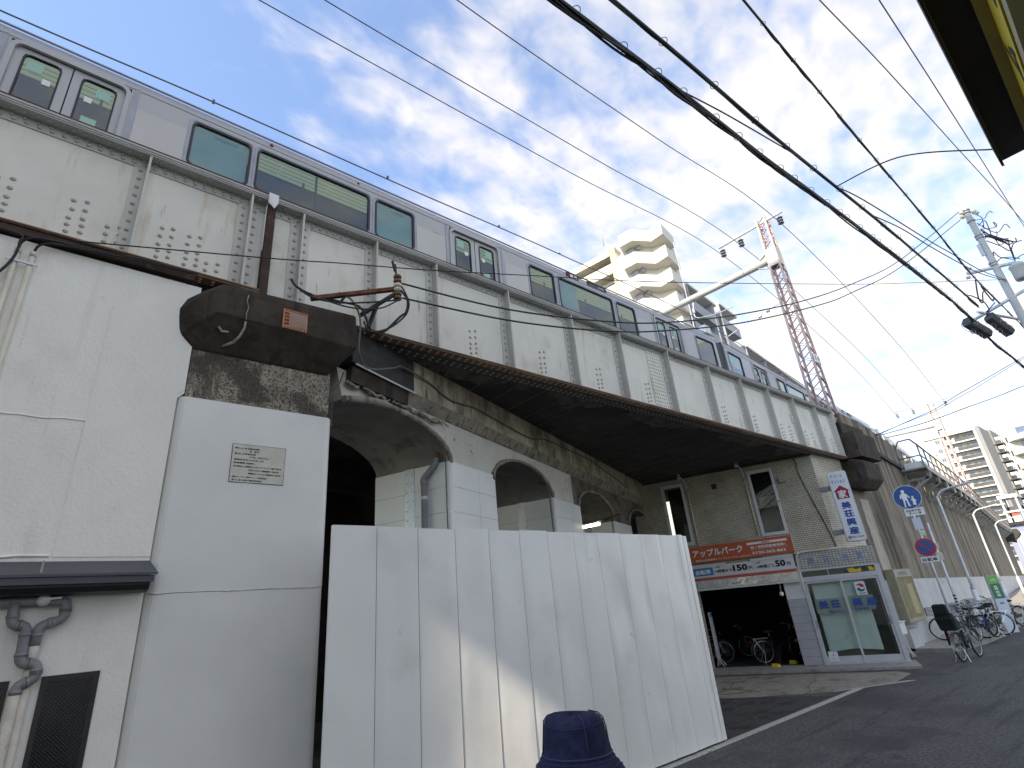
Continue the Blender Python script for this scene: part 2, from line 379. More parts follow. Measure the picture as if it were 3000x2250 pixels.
    def mesh(self, name, mat, off=(0,0,0)):
        me = bpy.data.meshes.new(name); o = Vector(off)
        me.from_pydata([tuple(Vector(p)-o) for p in self.v], [], self.f)
        me.polygons.foreach_set('use_smooth', self.sm)
        if mat: me.materials.append(K[mat] if isinstance(mat, str) else mat)
        me.validate(); me.update()
        bm = bmesh.new(); bm.from_mesh(me); bmesh.ops.recalc_face_normals(bm, faces=bm.faces); bm.to_mesh(me); bm.free()
        return me
    def build(self, name, mat, parent=None, label=None):
        off = wloc(parent) if parent else (0,0,0)
        o = bpy.data.objects.new(name, self.mesh(name, mat, off)); COL.objects.link(o)
        if parent: o.parent = parent
        if label: o['label'] = label
        return o
def wloc(o):
    v = Vector((0,0,0))
    while o: v += o.location; o = o.parent
    return v
def tag(o, label=None, cat=None, group=None, kind=None):
    for k, v in (('label', label), ('category', cat), ('group', group), ('kind', kind)):
        if v: o[k] = v
    return o
def thing(name, label, cat, loc=(0,0,0), group=None):
    o = bpy.data.objects.new(name, None); COL.objects.link(o); o.location = loc; o.empty_display_size = .2
    return tag(o, label, cat, group)
def solo(mb, name, mat, label, cat, group=None):
    return tag(mb.build(name, mat), label, cat, group)
def struct(mb, name, mat, parent=None):
    o = mb.build(name, mat, parent)
    if not parent: o['kind'] = 'structure'
    return o
def share(src, name, parent, loc):
    """a copy of a mesh object that shares its mesh"""
    o = src.copy(); COL.objects.link(o); o.name = name; o.parent = parent; o.location = loc; return o
def uv_planar(o, org, ax, ay):
    me = o.data; org, ax, ay = Vector(org), Vector(ax), Vector(ay); off = wloc(o.parent) if o.parent else Vector((0,0,0))
    l = me.uv_layers.new(name='UVMap')
    for lp in me.loops:
        p = me.vertices[lp.vertex_index].co + off - org
        l.data[lp.index].uv = (p.dot(ax), p.dot(ay))
def smooth_path(pts, k=6):
    P = [Vector(p) for p in pts]; out_ = []
    for i in range(len(P)-1):
        p0, p1, p2, p3 = P[max(i-1,0)], P[i], P[i+1], P[min(i+2,len(P)-1)]
        for j in range(k):
            t = j/k; out_.append(.5*((2*p1)+(p2-p0)*t+(2*p0-5*p1+4*p2-p3)*t*t+(3*p1-p0-3*p2+p3)*t**3))
    out_.append(P[-1]); return out_
def lettering(s, org, ax, up, w, h, mat, parent, name='lettering', bold=0.0, depth=.002):
    """text fitted in a w x h box whose lower left corner is org"""
    cu = bpy.data.curves.new('text', 'FONT'); cu.body = s; cu.size = 1; cu.resolution_u = 2
    o = bpy.data.objects.new('text', cu); COL.objects.link(o)
    me = bpy.data.meshes.new_from_object(o.evaluated_get(bpy.context.evaluated_depsgraph_get()))
    bpy.data.objects.remove(o)
    if bold > 0:       # heavier strokes: the same glyphs again, a hair aside and a hair behind
        base_v = [v.co.copy() for v in me.vertices]; base_f = [tuple(p.vertices) for p in me.polygons]; nv = len(base_v); V_ = list(base_v); F_ = list(base_f)
        for k_, (dx, dy) in enumerate(((bold,0),(-bold,0),(0,bold),(0,-bold),(bold*.7,bold*.7),(-bold*.7,-bold*.7))):
            o_ = len(V_); V_ += [v + Vector((dx, dy, -.0004*(k_+1))) for v in base_v]; F_ += [tuple(i+o_ for i in f) for f in base_f]
        me = bpy.data.meshes.new(name); me.from_pydata([tuple(v) for v in V_], [], F_)
    xs = [v.co.x for v in me.vertices]; ys = [v.co.y for v in me.vertices]
    if not xs: return None
    x0, x1, y0, y1 = min(xs), max(xs), min(ys), max(ys); ax, up, org = Vector(ax).normalized(), Vector(up).normalized(), Vector(org)
    nrm = ax.cross(up); off = wloc(parent)
    for v in me.vertices:
        v.co = org + ax*((v.co.x-x0)/max(x1-x0,1e-6)*w) + up*((v.co.y-y0)/max(y1-y0,1e-6)*h) + nrm*(depth+v.co.z) - off
    me.materials.clear(); me.materials.append(K[mat]); me.name = name
    ob = bpy.data.objects.new(name, me); COL.objects.link(ob); ob.parent = parent
    return ob
X3, Y3, Z3 = Vector((1,0,0)), Vector((0,1,0)), Vector((0,0,1))
# ------------------------------------------------------------------ ground
g = MB(); g.add([(-400,-400,-.004),(700,-400,-.004),(700,500,-.004),(-400,500,-.004)], [(0,1,2,3)])
struct(g, 'street_ground', 'asphalt')
# concrete apron in front of the garage, the worn painted edge line, the kerb
E_ = Vector((cos(radians(112)), sin(radians(112)), 0)); F0 = Vector((16.915, 7.345, 0)); NF = Vector((-.927, -.375, 0))
def fac(s, z, out_=0.0):
    """a point on the tiled facade: s metres to the viewer's left of the shop door, z up, out_ towards the street"""
    p = F0 + E_*s + NF*out_; return Vector((p.x, p.y, z))
ap = MB()
def sheet(mb, pts, z0, z1):
    mb.prism([(x, y, z0) for x, y in pts], (0, 0, z1-z0))
sheet(ap, [(11.2,8.9),(11.9,7.1),(13.1,5.75),(14.3,5.05),(15.9,5.15),(16.2,5.5),(15.6,7.0),(14.2,10.4),(12.0,10.2)], -.05, .004)
struct(ap, 'apron_pavement', 'apron_concrete')
oa = MB(); sheet(oa, [(8.55,5.56),(12.6,5.62),(12.2,6.6),(11.5,7.9),(11.1,9.2),(8.4,9.6)], -.04, .0015); struct(oa, 'old_asphalt_pavement', 'asphalt_old')
mhc = MB(); mhc.lathe((19.2,2.4,-.02),(0,0,1),[(.33,0),(.33,.024),(.30,.026)],28); mho = thing('manhole_cover', 'round iron manhole cover in the street asphalt', 'manhole cover', (19.2,2.4,0)); mhc.build('lid', 'pipe_grey', mho)
stp = MB(); a1, a2, a3, a4 = fac(3.6,0,-.3), fac(-2.0,0,-.3), fac(-2.0,0,.95), fac(3.6,0,1.0)
stp.prism([(p.x,p.y,-.05) for p in (a1,a2,a3,a4)], (0,0,.10)); struct(stp, 'doorstep_pavement', 'step_concrete')
ln = MB(); sheet(ln, [(3.0,5.37),(3.0,5.50),(13.6,5.52),(13.9,5.38)], -.003, .002)
sheet(ln, [(13.1,5.75),(13.25,5.66),(14.9,4.78),(14.8,4.9)], -.003, .008); struct(ln, 'road_edge_line', 'road_paint')
cr = MB()
random.seed(3)
for i in range(10):
    x, y = random.uniform(11.9,15.0), random.uniform(5.3,9.0)
    p = [(x, y, .006)]; an = random.uniform(0, 6.28)
    for k in range(5):
        an += random.uniform(-.8,.8); x += .22*cos(an); y += .22*sin(an); p.append((x, y, .006))
    if all((11.7+ (9-q[1])*.35) < q[0] < 15.4 for q in p): cr.tube(p, .006, 4)
tag(cr.build('pavement_cracks', 'soot_concrete'), kind='structure')
kb = MB()
kp = [(20.0,5.25),(22.6,4.95),(26,4.95),(34,5.6),(48,7.2),(97,13.0)]
for (x0,y0),(x1,y1) in zip(kp, kp[1:]):
    kb.prism([(x0,y0,-.05),(x1,y1,-.05),(x1,y1+1.9,-.05),(x0,y0+1.9,-.05)], (0,0,.17))
struct(kb, 'kerb_pavement', 'step_concrete')

# ------------------------------------------------------------------ steel girder spans
GY = 6.22
def rivet_row(mb, p, q, step, axis, r=.024):
    p, q = Vector(p), Vector(q); n = max(1, int((q-p).length/step))
    for i in range(n+1): mb.dome(p.lerp(q, i/n), axis, r, 6)
def girder(name, label, x0, x1, zb, stiff, double=(), rivet_cols=(), splice=None):
    t = thing(name, label, 'bridge girder', (x0, GY, zb), 'steel girder spans under the train')
    MB().box((x0,GY,zb),(x1,GY+.016,7.34)).build('web_plate', 'girder_paint', t)
    tf = MB().box((x0,6.05,7.345),(x1,6.55,7.375)); tf.box((x0,6.06,7.322),(x1,6.54,7.343)); tf.box((x0,6.205,7.19),(x1,GY-.001,7.321)); tf.box((x0,6.07,7.305),(x1,6.204,7.321))
    tf.build('top_flange', 'girder_grey', t)
    MB().box((x0,6.043,7.376),(x1,6.556,7.386)).build('flange_cover', 'girder_rust', t)
    bf = MB().box((x0,6.06,zb-.03),(x1,6.46,zb-.001)); bf.box((x0,6.205,zb+.016),(x1,GY-.001,zb+.105)); bf.build('bottom_flange', 'girder_under', t)
    MB().box((x0,6.052,zb-.034),(x1,6.2,zb-.031)).box((x0,6.05,zb),(x1,6.204,zb+.015)).build('flange_edge', 'girder_rust_edge', t)
    rv = MB()
    rivet_row(rv, (x0+.1,6.205,7.235), (x1-.1,6.205,7.235), .105, (0,-1,0)); rivet_row(rv, (x0+.15,6.205,7.285), (x1-.1,6.205,7.285), .105, (0,-1,0))
    rivet_row(rv, (x0+.1,6.13,7.304), (x1-.1,6.13,7.304), .10, (0,0,-1)); rivet_row(rv, (x0+.1,6.205,zb+.065), (x1-.1,6.205,zb+.065), .16, (0,-1,0))
    for yy in (6.10, 6.16, 6.3, 6.38): rivet_row(rv, (x0+.15+yy*.1,yy,zb-.034), (x1-.1,yy,zb-.034), .13, (0,0,-1))
    for s in stiff:
        w = .13
        b = MB().box((s-.012,6.075,zb+.016),(s+.012,GY-.001,7.304)).box((s-w,6.206,zb+.106),(s-.0125,GY-.0015,7.188))
        if s in double: b.box((s+.0125,6.206,zb+.106),(s+w,GY-.0015,7.188))
        b.build('stiffener', 'stiffener_shaded', t)
        rivet_row(rv, (s-.07,6.206,zb+.15), (s-.07,6.206,7.15), .115, (0,-1,0))
        if s in double: rivet_row(rv, (s+.07,6.206,zb+.15), (s+.07,6.206,7.15), .115, (0,-1,0))
    for xx, hh in rivet_cols:
        for dx in (-.055, .055):
            zz_ = zb+.17
            for gap in hh:
                rv.dome((xx+dx+random.uniform(-.006,.006), GY, zz_+(.03 if dx > 0 else 0)), (0,-1,0), .026, 6); zz_ += gap
    if splice:
        MB().box((splice-.24,GY-.013,zb+.108),(splice+.24,GY-.001,7.188)).build('splice_plate', 'girder_paint', t)
        for dx in (-.19,-.11,-.04,.04,.11,.19): rivet_row(rv, (splice+dx,GY-.013,zb+.15), (splice+dx,GY-.013,7.14), .085, (0,-1,0), .018)
    o = rv.build('rivets', 'rivet_paint', t); o['kind'] = 'stuff'
    return t
up5 = (.085,.085,.115,.115,.07)
girder('steel_girder', 'cream riveted steel girder ending above the white plaster wall', -5.0, 1.40, 5.90, [-4.2,-2.9,-1.6,.08,1.20], (1.20,),
       [(-1.02,up5),(-.42,up5),(-.10,(.1,.1,.13)),(.38,up5),(.66,up5),(.88,(.1,.12)),(-2.2,up5)])
st2 = [1.86,2.94,3.97,5.45,7.04,8.48,10.17,11.88,13.45,14.98,16.53,18.09,19.38]
girder('steel_girder', 'long cream riveted steel girder spanning over the dark arches and garage', 1.50, 19.45, 5.76, st2, (1.86,),
       [((a+b)/2, up5) for a, b in zip(st2[2:-1], st2[3:])][:4] + [((a+b)/2-.25, up5) for a, b in zip(st2[7:], st2[8:])] + [((a+b)/2+.25, up5) for a, b in zip(st2[9:], st2[10:])], splice=9.75)
jc = MB().box((1.402,6.10,5.76),(1.498,6.17,7.30)); solo(jc, 'joint_cover', 'rust_dark', 'dark rusty cover strip in the gap between the two girders', 'cover strip')
tp = MB(); pts = [(1.38,6.03,7.40),(1.50,6.03,7.40),(1.50,6.03,7.27),(1.46,6.04,7.18),(1.38,6.05,7.26)]
tp.prism(pts, (0,.012,0)); solo(tp, 'tape_patch', 'sticker_white', 'loose white tape patch hanging over the girder joint', 'tape')
pl = MB().box((16.30,GY-.012,6.50),(16.62,GY-.001,6.78)); pt_ = thing('maker_plate', 'small square nameplate riveted on the long girder web', 'nameplate', (16.46,GY,6.5))
pl.build('plate', 'girder_grey', pt_); b_ = MB()
for i in range(4): b_.box((16.34,GY-.016,6.55+.055*i),(16.58,GY-.0125,6.575+.055*i))
b_.build('raised_lines', 'girder_paint', pt_)

# deck slab between the girders, seen from below
dk = MB()
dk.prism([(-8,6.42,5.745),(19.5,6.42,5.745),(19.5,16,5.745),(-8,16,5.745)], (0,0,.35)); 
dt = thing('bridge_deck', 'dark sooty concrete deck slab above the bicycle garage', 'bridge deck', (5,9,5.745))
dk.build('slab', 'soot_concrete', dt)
rb = MB()
for i in range(26):
    x = 3.4+.62*i; rb.box((x,6.5,5.738),(x+.014,14,5.744))
rb.build('formwork_lines', 'seam_dark', dt)
pc = MB(); random.seed(11)
for x0, w in ((3.4,2.2),(6.6,1.5),(8.9,2.6),(12.6,2.1),(15.6,1.3)):
    P = []
    for i in range(12): P.append((x0+w*i/11, 6.47, 5.725))
    for i in range(11,-1,-1): P.append((x0+w*i/11, 6.58+random.uniform(.05,.45)*sin(pi*(i+.5)/12), 5.725))
    pc.prism(P, (0,0,.012))
pc.build('flaking_patch', pm('flaking', (.13,.115,.09), .95, var=(5,.3), blot=[((.05,.045,.04),4,.5,.62,.8)], bump=(14,.02)).name, dt)
MB().box((-8,6.7,6.10),(19.5,14,6.95)).build('track_bed', 'ballast_slab', dt)

# ------------------------------------------------------------------ bridge pier with its dark cap beam and pale steel jacket
pr = thing('bridge_pier', 'concrete pier with black cap beam above a pale steel jacket', 'bridge pier', (1.5,6.4,0))
MB().box((.80,6.03,4.2),(2.31,7.4,5.0)).build('shaft', 'pier_concrete', pr)
def hull(pts):
    bm = bmesh.new()
    for p in pts: bm.verts.new(p)
    r = bmesh.ops.convex_hull(bm, input=bm.verts)
    bmesh.ops.delete(bm, geom=[v for v in bm.verts if not v.link_faces], context='VERTS')
    b = MB(); bm.verts.ensure_lookup_table(); bm.verts.index_update()
    b.add([v.co[:] for v in bm.verts], [tuple(v.index for v in f.verts) for f in bm.faces]); bm.free(); return b
cp = hull([(.80,6.12,5.71),(.98,5.80,5.70),(2.52,5.76,5.73),(2.52,7.4,5.73),(.80,7.4,5.71), (.62,6.08,5.50),(.90,5.78,5.60),
           (.575,6.06,5.36),(.93,5.75,5.30),(2.53,5.75,5.26),(2.53,7.4,5.26),(.58,7.4,5.36), (.66,6.0,5.08),(.80,6.02,4.93),(2.27,6.02,4.93),(2.3,7.3,4.95),(.8,7.3,4.95)])
o = cp.build('cap_beam', 'cap_concrete', pr)
bv = o.modifiers.new('bev', 'BEVEL'); bv.width = .035; bv.segments = 2
ck = MB(); ck.tube([(1.22,5.742,5.60),(1.21,5.742,5.52),(1.235,5.742,5.44),(1.22,5.742,5.36),(1.225,5.748,5.29)], .006, 5)
ck.tube([(1.225,5.762,5.27),(1.23,5.80,5.21),(1.205,5.86,5.13),(1.16,5.91,5.06),(1.06,5.955,5.00)], [.012,.012,.016,.02,.016], 5)
ck.tube([(.98,5.83,5.17),(1.02,5.85,5.13),(1.09,5.845,5.14)], [.012,.016,.008], 5)
ck.build('lime_crack', 'fascia_concrete', pr)
def rbox(x0, x1, y0, y1, r, n=5):
    """plan outline with rounded front corners"""
    P = [(x0, y1)]
    for i in range(n+1):
        w = pi + pi/2*i/n; P.append((x0+r+r*cos(w), y0+r+r*sin(w)))
    for i in range(n+1):
        w = 1.5*pi + pi/2*i/n; P.append((x1-r+r*cos(w), y0+r+r*sin(w)))
    P.append((x1, y1)); return P
jk = MB(); jk.prism([(x,y,0.0) for x,y in rbox(.742,2.352,6.0,7.5,.09)], (0,0,2.475)); jk.build('jacket_plate', 'jacket_paint', pr)
jk = MB(); jk.prism([(x,y,2.48) for x,y in rbox(.742,2.355,5.998,7.5,.09)], (0,0,1.90)); jk.build('jacket_plate', 'jacket_paint', pr)
wd = MB(); random.seed(2)
for xa, xb in ((.78,.90),(1.36,1.50),(1.50,1.9),(1.9,2.26)):
    wd.tube([(xa+(xb-xa)*i/5, 5.997, 2.478+random.uniform(-.004,.004)) for i in range(6)], .006 if xb-xa < .2 else .0035, 5)
wd.build('weld_bead', 'weld', pr)
rp = thing('record_sheet', 'yellowed paper record sheet stuck on the tall pale steel jacket', 'notice', (1.57,5.99,3.73))
MB().box((1.298,5.9935,3.527),(1.842,5.9965,3.940)).build('border', 'black_ink', rp)
MB().box((1.303,5.9905,3.532),(1.837,5.993,3.935)).build('sheet', 'paper_pale' if 'paper_pale' in K else pm('paper_pale', (.60,.585,.50), .8, var=(6,.08), blot=[((.62,.47,.25),5,.58,.7,.6)]).name, rp)
rows = ['橋りょう名 京橋高架橋', '1P', '線 名 大阪環状線', '10k 007m', '塗装年月日 2024年12月', '塗装種類 3回塗り', '及び塗料名 工場塗装:エッチングプライマー2種 下塗1回',
        '変性エポキシ樹脂塗料 下塗1回', '厚膜型ポリウレタン樹脂塗料 上塗1回', '塗料メーカー 日本ペイント株式会社', '施 工 者 大昌工業株式会社']
ys = [3.885,3.855,3.825,3.795,3.762,3.727,3.690,3.655,3.620,3.578,3.545]
for i, s in enumerate(rows):
    ind = .02 if i not in (1,3,7,8) else .17
    wdt = min(.50-ind, .0165*len(s)+.06)
    lettering(s, (1.305+ind,5.990,ys[i]), X3, Z3, wdt, .017, 'black_ink', rp, bold=.01)
cpz = thing('pier_plate', 'copper edged height plate fixed on the black cap beam', 'sign', (1.83,5.74,5.5))
MB().box((1.61,5.738,5.30),(1.89,5.748,5.55)).build('plate', 'copper_sign', cpz)
MB().box((1.695,5.734,5.335),(1.875,5.7375,5.51)).build('face', 'pipe_grey', cpz)
b_ = MB()
for i in range(6): b_.box((1.705,5.731,5.345+.027*i),(1.865,5.7335,5.353+.027*i))
b_.box((1.75,5.730,5.415),(1.82,5.7305,5.44)); b_.build('raised_lines', 'copper_sign', cpz)
b_ = MB()
for i in range(8): b_.box((1.63+.032*i,5.735,5.525),(1.65+.032*i,5.7375,5.543)); b_.box((1.63+.032*i,5.735,5.307),(1.648+.032*i,5.7375,5.322))
for i in range(4): b_.box((1.625,5.735,5.345+.045*i),(1.68,5.7375,5.375+.045*i))
b_.build('raised_marks', 'girder_rust', cpz)

# ------------------------------------------------------------------ arched viaduct wall under the bridge
AE = Vector((cos(radians(21.9)), sin(radians(21.9)), 0)); AN = Vector((AE.y, -AE.x, 0)); A0 = Vector((2.45, 6.15, 0))
def arc(s, z, out_=0.0):
    p = A0 + AE*s + AN*out_; return Vector((p.x, p.y, z))
av = thing('arched_viaduct', 'old concrete arched viaduct receding under the steel bridge', 'viaduct', tuple(A0))
ARCH = [(-.30,2.45,4.36,4.90),(3.78,6.38,4.30,4.85),(7.86,10.46,4.30,4.82),(11.95,14.4,4.25,4.80)]
poly = [(-.02,5.15),(16.4,5.15),(16.4,0)]
for a, b, zs, zc in reversed(ARCH):
    poly += [(b,0),(b,zs)]
    for i in range(1,16):
        w = pi*i/16; q_ = ((a+b)/2+(b-a)/2*cos(w), zs+(zc-zs)*sin(w))
        if q_[0] > -.02: poly.append(q_)
    if a > 0: poly += [(a,zs),(a,0)]
cut = 7.60
def clip(pp_, lo):
    return [(max(s,cut) if lo else min(s,cut), z) for s, z in pp_]
right = [q for q in poly if q[0] >= cut]; left = [q for q in poly if q[0] < cut]
wl = MB(); wl.prism([arc(s,z) for s,z in [(cut,5.15)]+right+[(cut,0)]], tuple(-AN*1.5)); wl.build('bare_wall', 'bare_concrete', av)
wl = MB(); wl.prism([arc(s,z) for s,z in [left[-1] if False else (-.02,5.15),(cut-.002,5.15),(cut-.002,0)]+left[1:]], tuple(-AN*1.5)); wl.build('spandrel_wall', 'spandrel_plaster', av)
for a, b, zs, zc in ARCH:      # the rough exposed edge ring of each arch
    vt = MB(); P = []
    for i in range(0,17):
        w = pi*i/16; s_ = (a+b)/2+(b-a)/2*cos(w)
        if s_ > -.02: P.append(arc(s_, zs+(zc-zs)*sin(w)-.012, .02+random.uniform(-.01,.012)))
    vt.tube(P, [random.uniform(.022,.05)*(1.4 if a < 0 and i > 7 else 1) for i in range(len(P))], 6)
    vt.build('arch_ring', 'ledge_concrete', av)
VG = pm('vault_grey', (.22,.21,.185), .95, var=(2,.15), blot=[((.10,.09,.08),2.5,.55,.7,.7)], bump=(10,.015))
for a, b, zs, zc in ARCH:
    vi = MB(); n = 16; vs = []; fs = []
    for i in range(n+1):
        w = pi*i/n; s_, z_ = (a+b)/2+((b-a)/2-.006)*cos(w), zs+(zc-zs-.006)*sin(w)
        s_ = max(s_, 0.0); vs += [arc(s_, z_, -.05), arc(s_, z_, -1.52)]
    for i in range(n): fs.append((2*i, 2*i+1, 2*i+3, 2*i+2))
    vi.add(vs, fs, True); vi.build('vault_lining', VG, av)
fa = MB(); fa.prism([arc(1.40,5.20,.12),arc(16.4,5.20,.12),arc(16.4,5.75,.12),arc(1.40,5.75,.12)], tuple(-AN*.6)); fa.build('fascia', 'fascia_concrete', av)
fd = MB(); fd.prism([arc(.12,5.24,.135),arc(1.395,5.22,.135),arc(1.395,5.74,.135),arc(.12,5.74,.135)], tuple(-AN*.6)); fd.build('dark_fascia', 'fascia_dark', av)
ch = MB()
for s0, s1, mat in ((1.3,16.4,None),):
    ch.add([arc(s0,5.198,.118),arc(s1,5.198,.118),arc(s1,5.0,.0),arc(s0,5.03,.0),arc(s0,5.198,-.3),arc(s1,5.198,-.3),arc(s1,5.0,-.3),arc(s0,5.03,-.3)],
           [(0,1,2,3),(4,7,6,5),(0,4,5,1),(3,2,6,7),(0,3,7,4),(1,5,6,2)])
ch.build('ledge', 'ledge_concrete', av)
random.seed(5)
s_ = 1.5
while s_ < 11:
    w_ = random.uniform(.16,.34)
    if random.random() < .6:
        d_ = random.uniform(.004,.014); q = [arc(s_,5.185,.112+d_),arc(s_+w_-.02,5.185,.112+d_),arc(s_+w_-.02,5.035,.022+d_),arc(s_,5.035,.022+d_)]
        MB().prism(q, tuple(-AN*.03)).build('ledge_block', 'ledge_concrete', av)
    s_ += w_
MB().prism([arc(.15,4.98,.09),arc(1.3,4.98,.09),arc(1.3,5.19,.11),arc(.15,5.19,.11)], tuple(-AN*.3)).build('dark_ledge', 'cap_concrete', av)
wp = MB(); wp.tube([arc(.17,5.215,.15),arc(.6,5.20,.15),arc(1.42,5.185,.15)], .014, 6); wp.build('white_strip', 'sticker_white', av)
br = MB(); random.seed(9)          # broken render hanging below the ledge over the first arch
for k in range(7):
    s0 = .1+.3*k; P = [arc(s0+.09*i, 4.98-.004*k+random.uniform(-.05,.03), .03+random.uniform(0,.05)) for i in range(6)]
    br.tube(P, [random.uniform(.012,.04) for _ in P], 6)
br.build('broken_edge', 'ledge_concrete', av)
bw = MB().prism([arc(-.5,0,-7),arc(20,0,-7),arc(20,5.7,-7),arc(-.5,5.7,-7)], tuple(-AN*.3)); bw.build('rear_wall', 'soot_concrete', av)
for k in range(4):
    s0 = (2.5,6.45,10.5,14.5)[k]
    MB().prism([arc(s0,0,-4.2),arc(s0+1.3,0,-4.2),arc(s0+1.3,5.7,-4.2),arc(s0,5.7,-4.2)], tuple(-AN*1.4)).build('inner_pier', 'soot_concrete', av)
# pale steel jackets round the arch piers, panel by panel
for k, (s0, s1, zt) in enumerate(((2.43,3.80,4.37),(6.36,7.88,4.30),(10.44,11.97,4.18))):
    j = MB(); j.prism([arc(s0-.02,0,.02),arc(s1+.02,0,.02),arc(s1+.02,0,-1.5),arc(s0-.02,0,-1.5)], (0,0,zt-.004)); jo = j.build('pier_jacket', 'seam_dark', av)
    rows_ = [zt-.40*i for i in range(4)] + [1.6, .02]
    mid_ = s0+(s1-s0)*.60
    for za, zb in zip(rows_, rows_[1:]):
        for a, b in ((s0+.04,mid_-.003),(mid_+.003,s1+.02)):
            MB().prism([arc(a,zb+.004,.035),arc(b,zb+.004,.035),arc(b,za-.002,.035),arc(a,za-.002,.035)], tuple(-AN*.016)).build('panel', 'jacket_paint', jo)
        for a, b in ((-.06,-.70),(-.74,-1.50)):
            MB().prism([arc(s0-.035,zb+.004,a),arc(s0-.035,zb+.004,b),arc(s0-.035,za-.002,b),arc(s0-.035,za-.002,a)], tuple(AE*.016)).build('panel', 'jacket_paint', jo)
    cn = MB(); cn.tube([arc(s0+.01,.02,-.005),arc(s0+.01,zt,-.005)], .05, 12); cn.build('rounded_corner', 'jacket_paint', jo)
    fl = MB().prism([arc(s0-.042,.02,-.66),arc(s0-.042,.02,-.86),arc(s0-.042,zt+.005,-.86),arc(s0-.042,zt+.005,-.66)], tuple(AE*.02))
    fl.build('bolted_strip', 'galv', jo)
    bo = MB()
    for i in range(9):
        for d_ in (-.70,-.82): bo.dome(arc(s0-.042, zt-.08-.15*i, d_), tuple(-AE), .012, 6)
    bo.build('bolts', 'pipe_grey', jo)
# drain pipe on the first jacket
dp = thing('drain_pipe', 'grey plastic drain pipe with bend beside the first arch', 'pipe', tuple(arc(2.40,0,-.4)))
MB().tube([arc(2.32,0.0,-.42),arc(2.32,4.08,-.42)], .05, 12).build('pipe', 'pipe_grey', dp)
MB().tube(smooth_path([arc(2.32,4.05,-.42),arc(2.32,4.14,-.42),arc(2.32,4.26,-.28),arc(2.34,4.36,-.20),arc(2.35,4.44,-.20)],5), .052, 12).build('elbow', 'pipe_grey', dp)
MB().tube([arc(2.32,3.80,-.42),arc(2.32,3.86,-.42)], .054, 12).build('collar', 'steel_pale', dp)
MB().tube([arc(2.32,4.04,-.42),arc(2.32,4.12,-.42)], .056, 12).build('collar', 'pipe_grey', dp)
MB().tube([arc(2.35,4.42,-.20),arc(2.34,4.54,-.18)], .042, 10).build('rusty_stub', 'girder_rust_edge', dp)
MB().bar(arc(2.32,3.74,-.42), arc(2.60,3.74,-.42), .02).build('bracket', 'pipe_grey', dp)
tl = thing('tube_lamp', 'lit fluorescent tube lamp below the third arch', 'lamp', (10.45,9.4,3.9))
MB().tube([(10.42,9.80,3.90),(10.45,9.10,3.90)], .030, 10).build('tube', 'lamp_tube', tl); MB().box((10.40,9.07,3.935),(10.48,9.83,3.975)).build('housing', 'white_paint', tl)
MB().tube([(10.45,9.1,3.94),(10.5,8.85,3.97),(10.62,8.55,4.05),(11.0,9.4,4.10)], .012, 5).build('cord', 'cable_black', tl)

# ------------------------------------------------------------------ white rendered building at the left
wb = thing('white_building', 'white rendered building with dark eave beside the pale steel jacket', 'building', (-1,6.1,0))
w_ = MB(); w_.prism([(-5,6.02,0),(.735,6.02,0),(.735,6.02,4.36),(.79,6.02,4.42),(.79,6.02,5.70),(-5,6.02,5.74)], (0,.35,0)); w_.build('wall', 'render_white', wb)
pp = MB(); pp.prism([(.045,6.012,2.80),(.728,6.012,2.80),(.728,6.012,4.40),(.782,6.012,4.46),(.782,6.012,4.86),(.60,6.012,5.22),(.055,6.012,5.245)], (0,.0075,0)); pp.build('plaster_panel', 'render_white', wb)
rl = MB(); random.seed(4)
rl.tube([(-4,6.018,3.99)]+[(-.55+.6*i/8,6.017,3.995+random.uniform(-.012,.012)) for i in range(9)], .007, 5)
rl.tube([(-.6+.62*i/9,6.016,2.805+random.uniform(-.006,.008)) for i in range(10)], .012, 5); rl.build('plaster_ridge', 'render_white', wb)
rs = MB(); rs.box((-5,5.975,5.745),(.70,6.06,5.76)); rs.box((-5,5.99,5.762),(.70,6.004,5.83)); rs.box((-5,5.975,5.832),(.68,6.06,5.845)); rs.build('rusty_beam', 'rust_dark', wb)
ev = MB(); ev.add([(-5,6.015,2.765),(.735,6.015,2.765),(.775,5.72,2.635),(-5,5.72,2.635),(-5,6.015,2.745),(.735,6.015,2.745),(.775,5.72,2.615),(-5,5.72,2.615)],
                  [(0,1,2,3),(4,7,6,5),(0,4,5,1),(3,2,6,7),(0,3,7,4),(1,5,6,2)]); ev.build('eave_sheet', 'eave_sheet', wb)
MB().box((-.012,5.73,2.638),(.004,5.74,2.65)).bar((-.004,6.01,2.768),(-.004,5.722,2.640),.018,.006).build('sheet_seam', 'pipe_grey', wb)
MB().box((-5,5.735,2.56),(.757,5.76,2.613)).build('fascia_board', 'eave_sheet', wb)
gt = MB(); gt.prism([(-5,5.765,2.612),(-5,5.765,2.54),(-5,5.80,2.50),(-5,5.92,2.485),(-5,6.012,2.52),(-5,6.012,2.70)], (5.735,0,0)); gt.build('gutter', 'eave_black', wb)
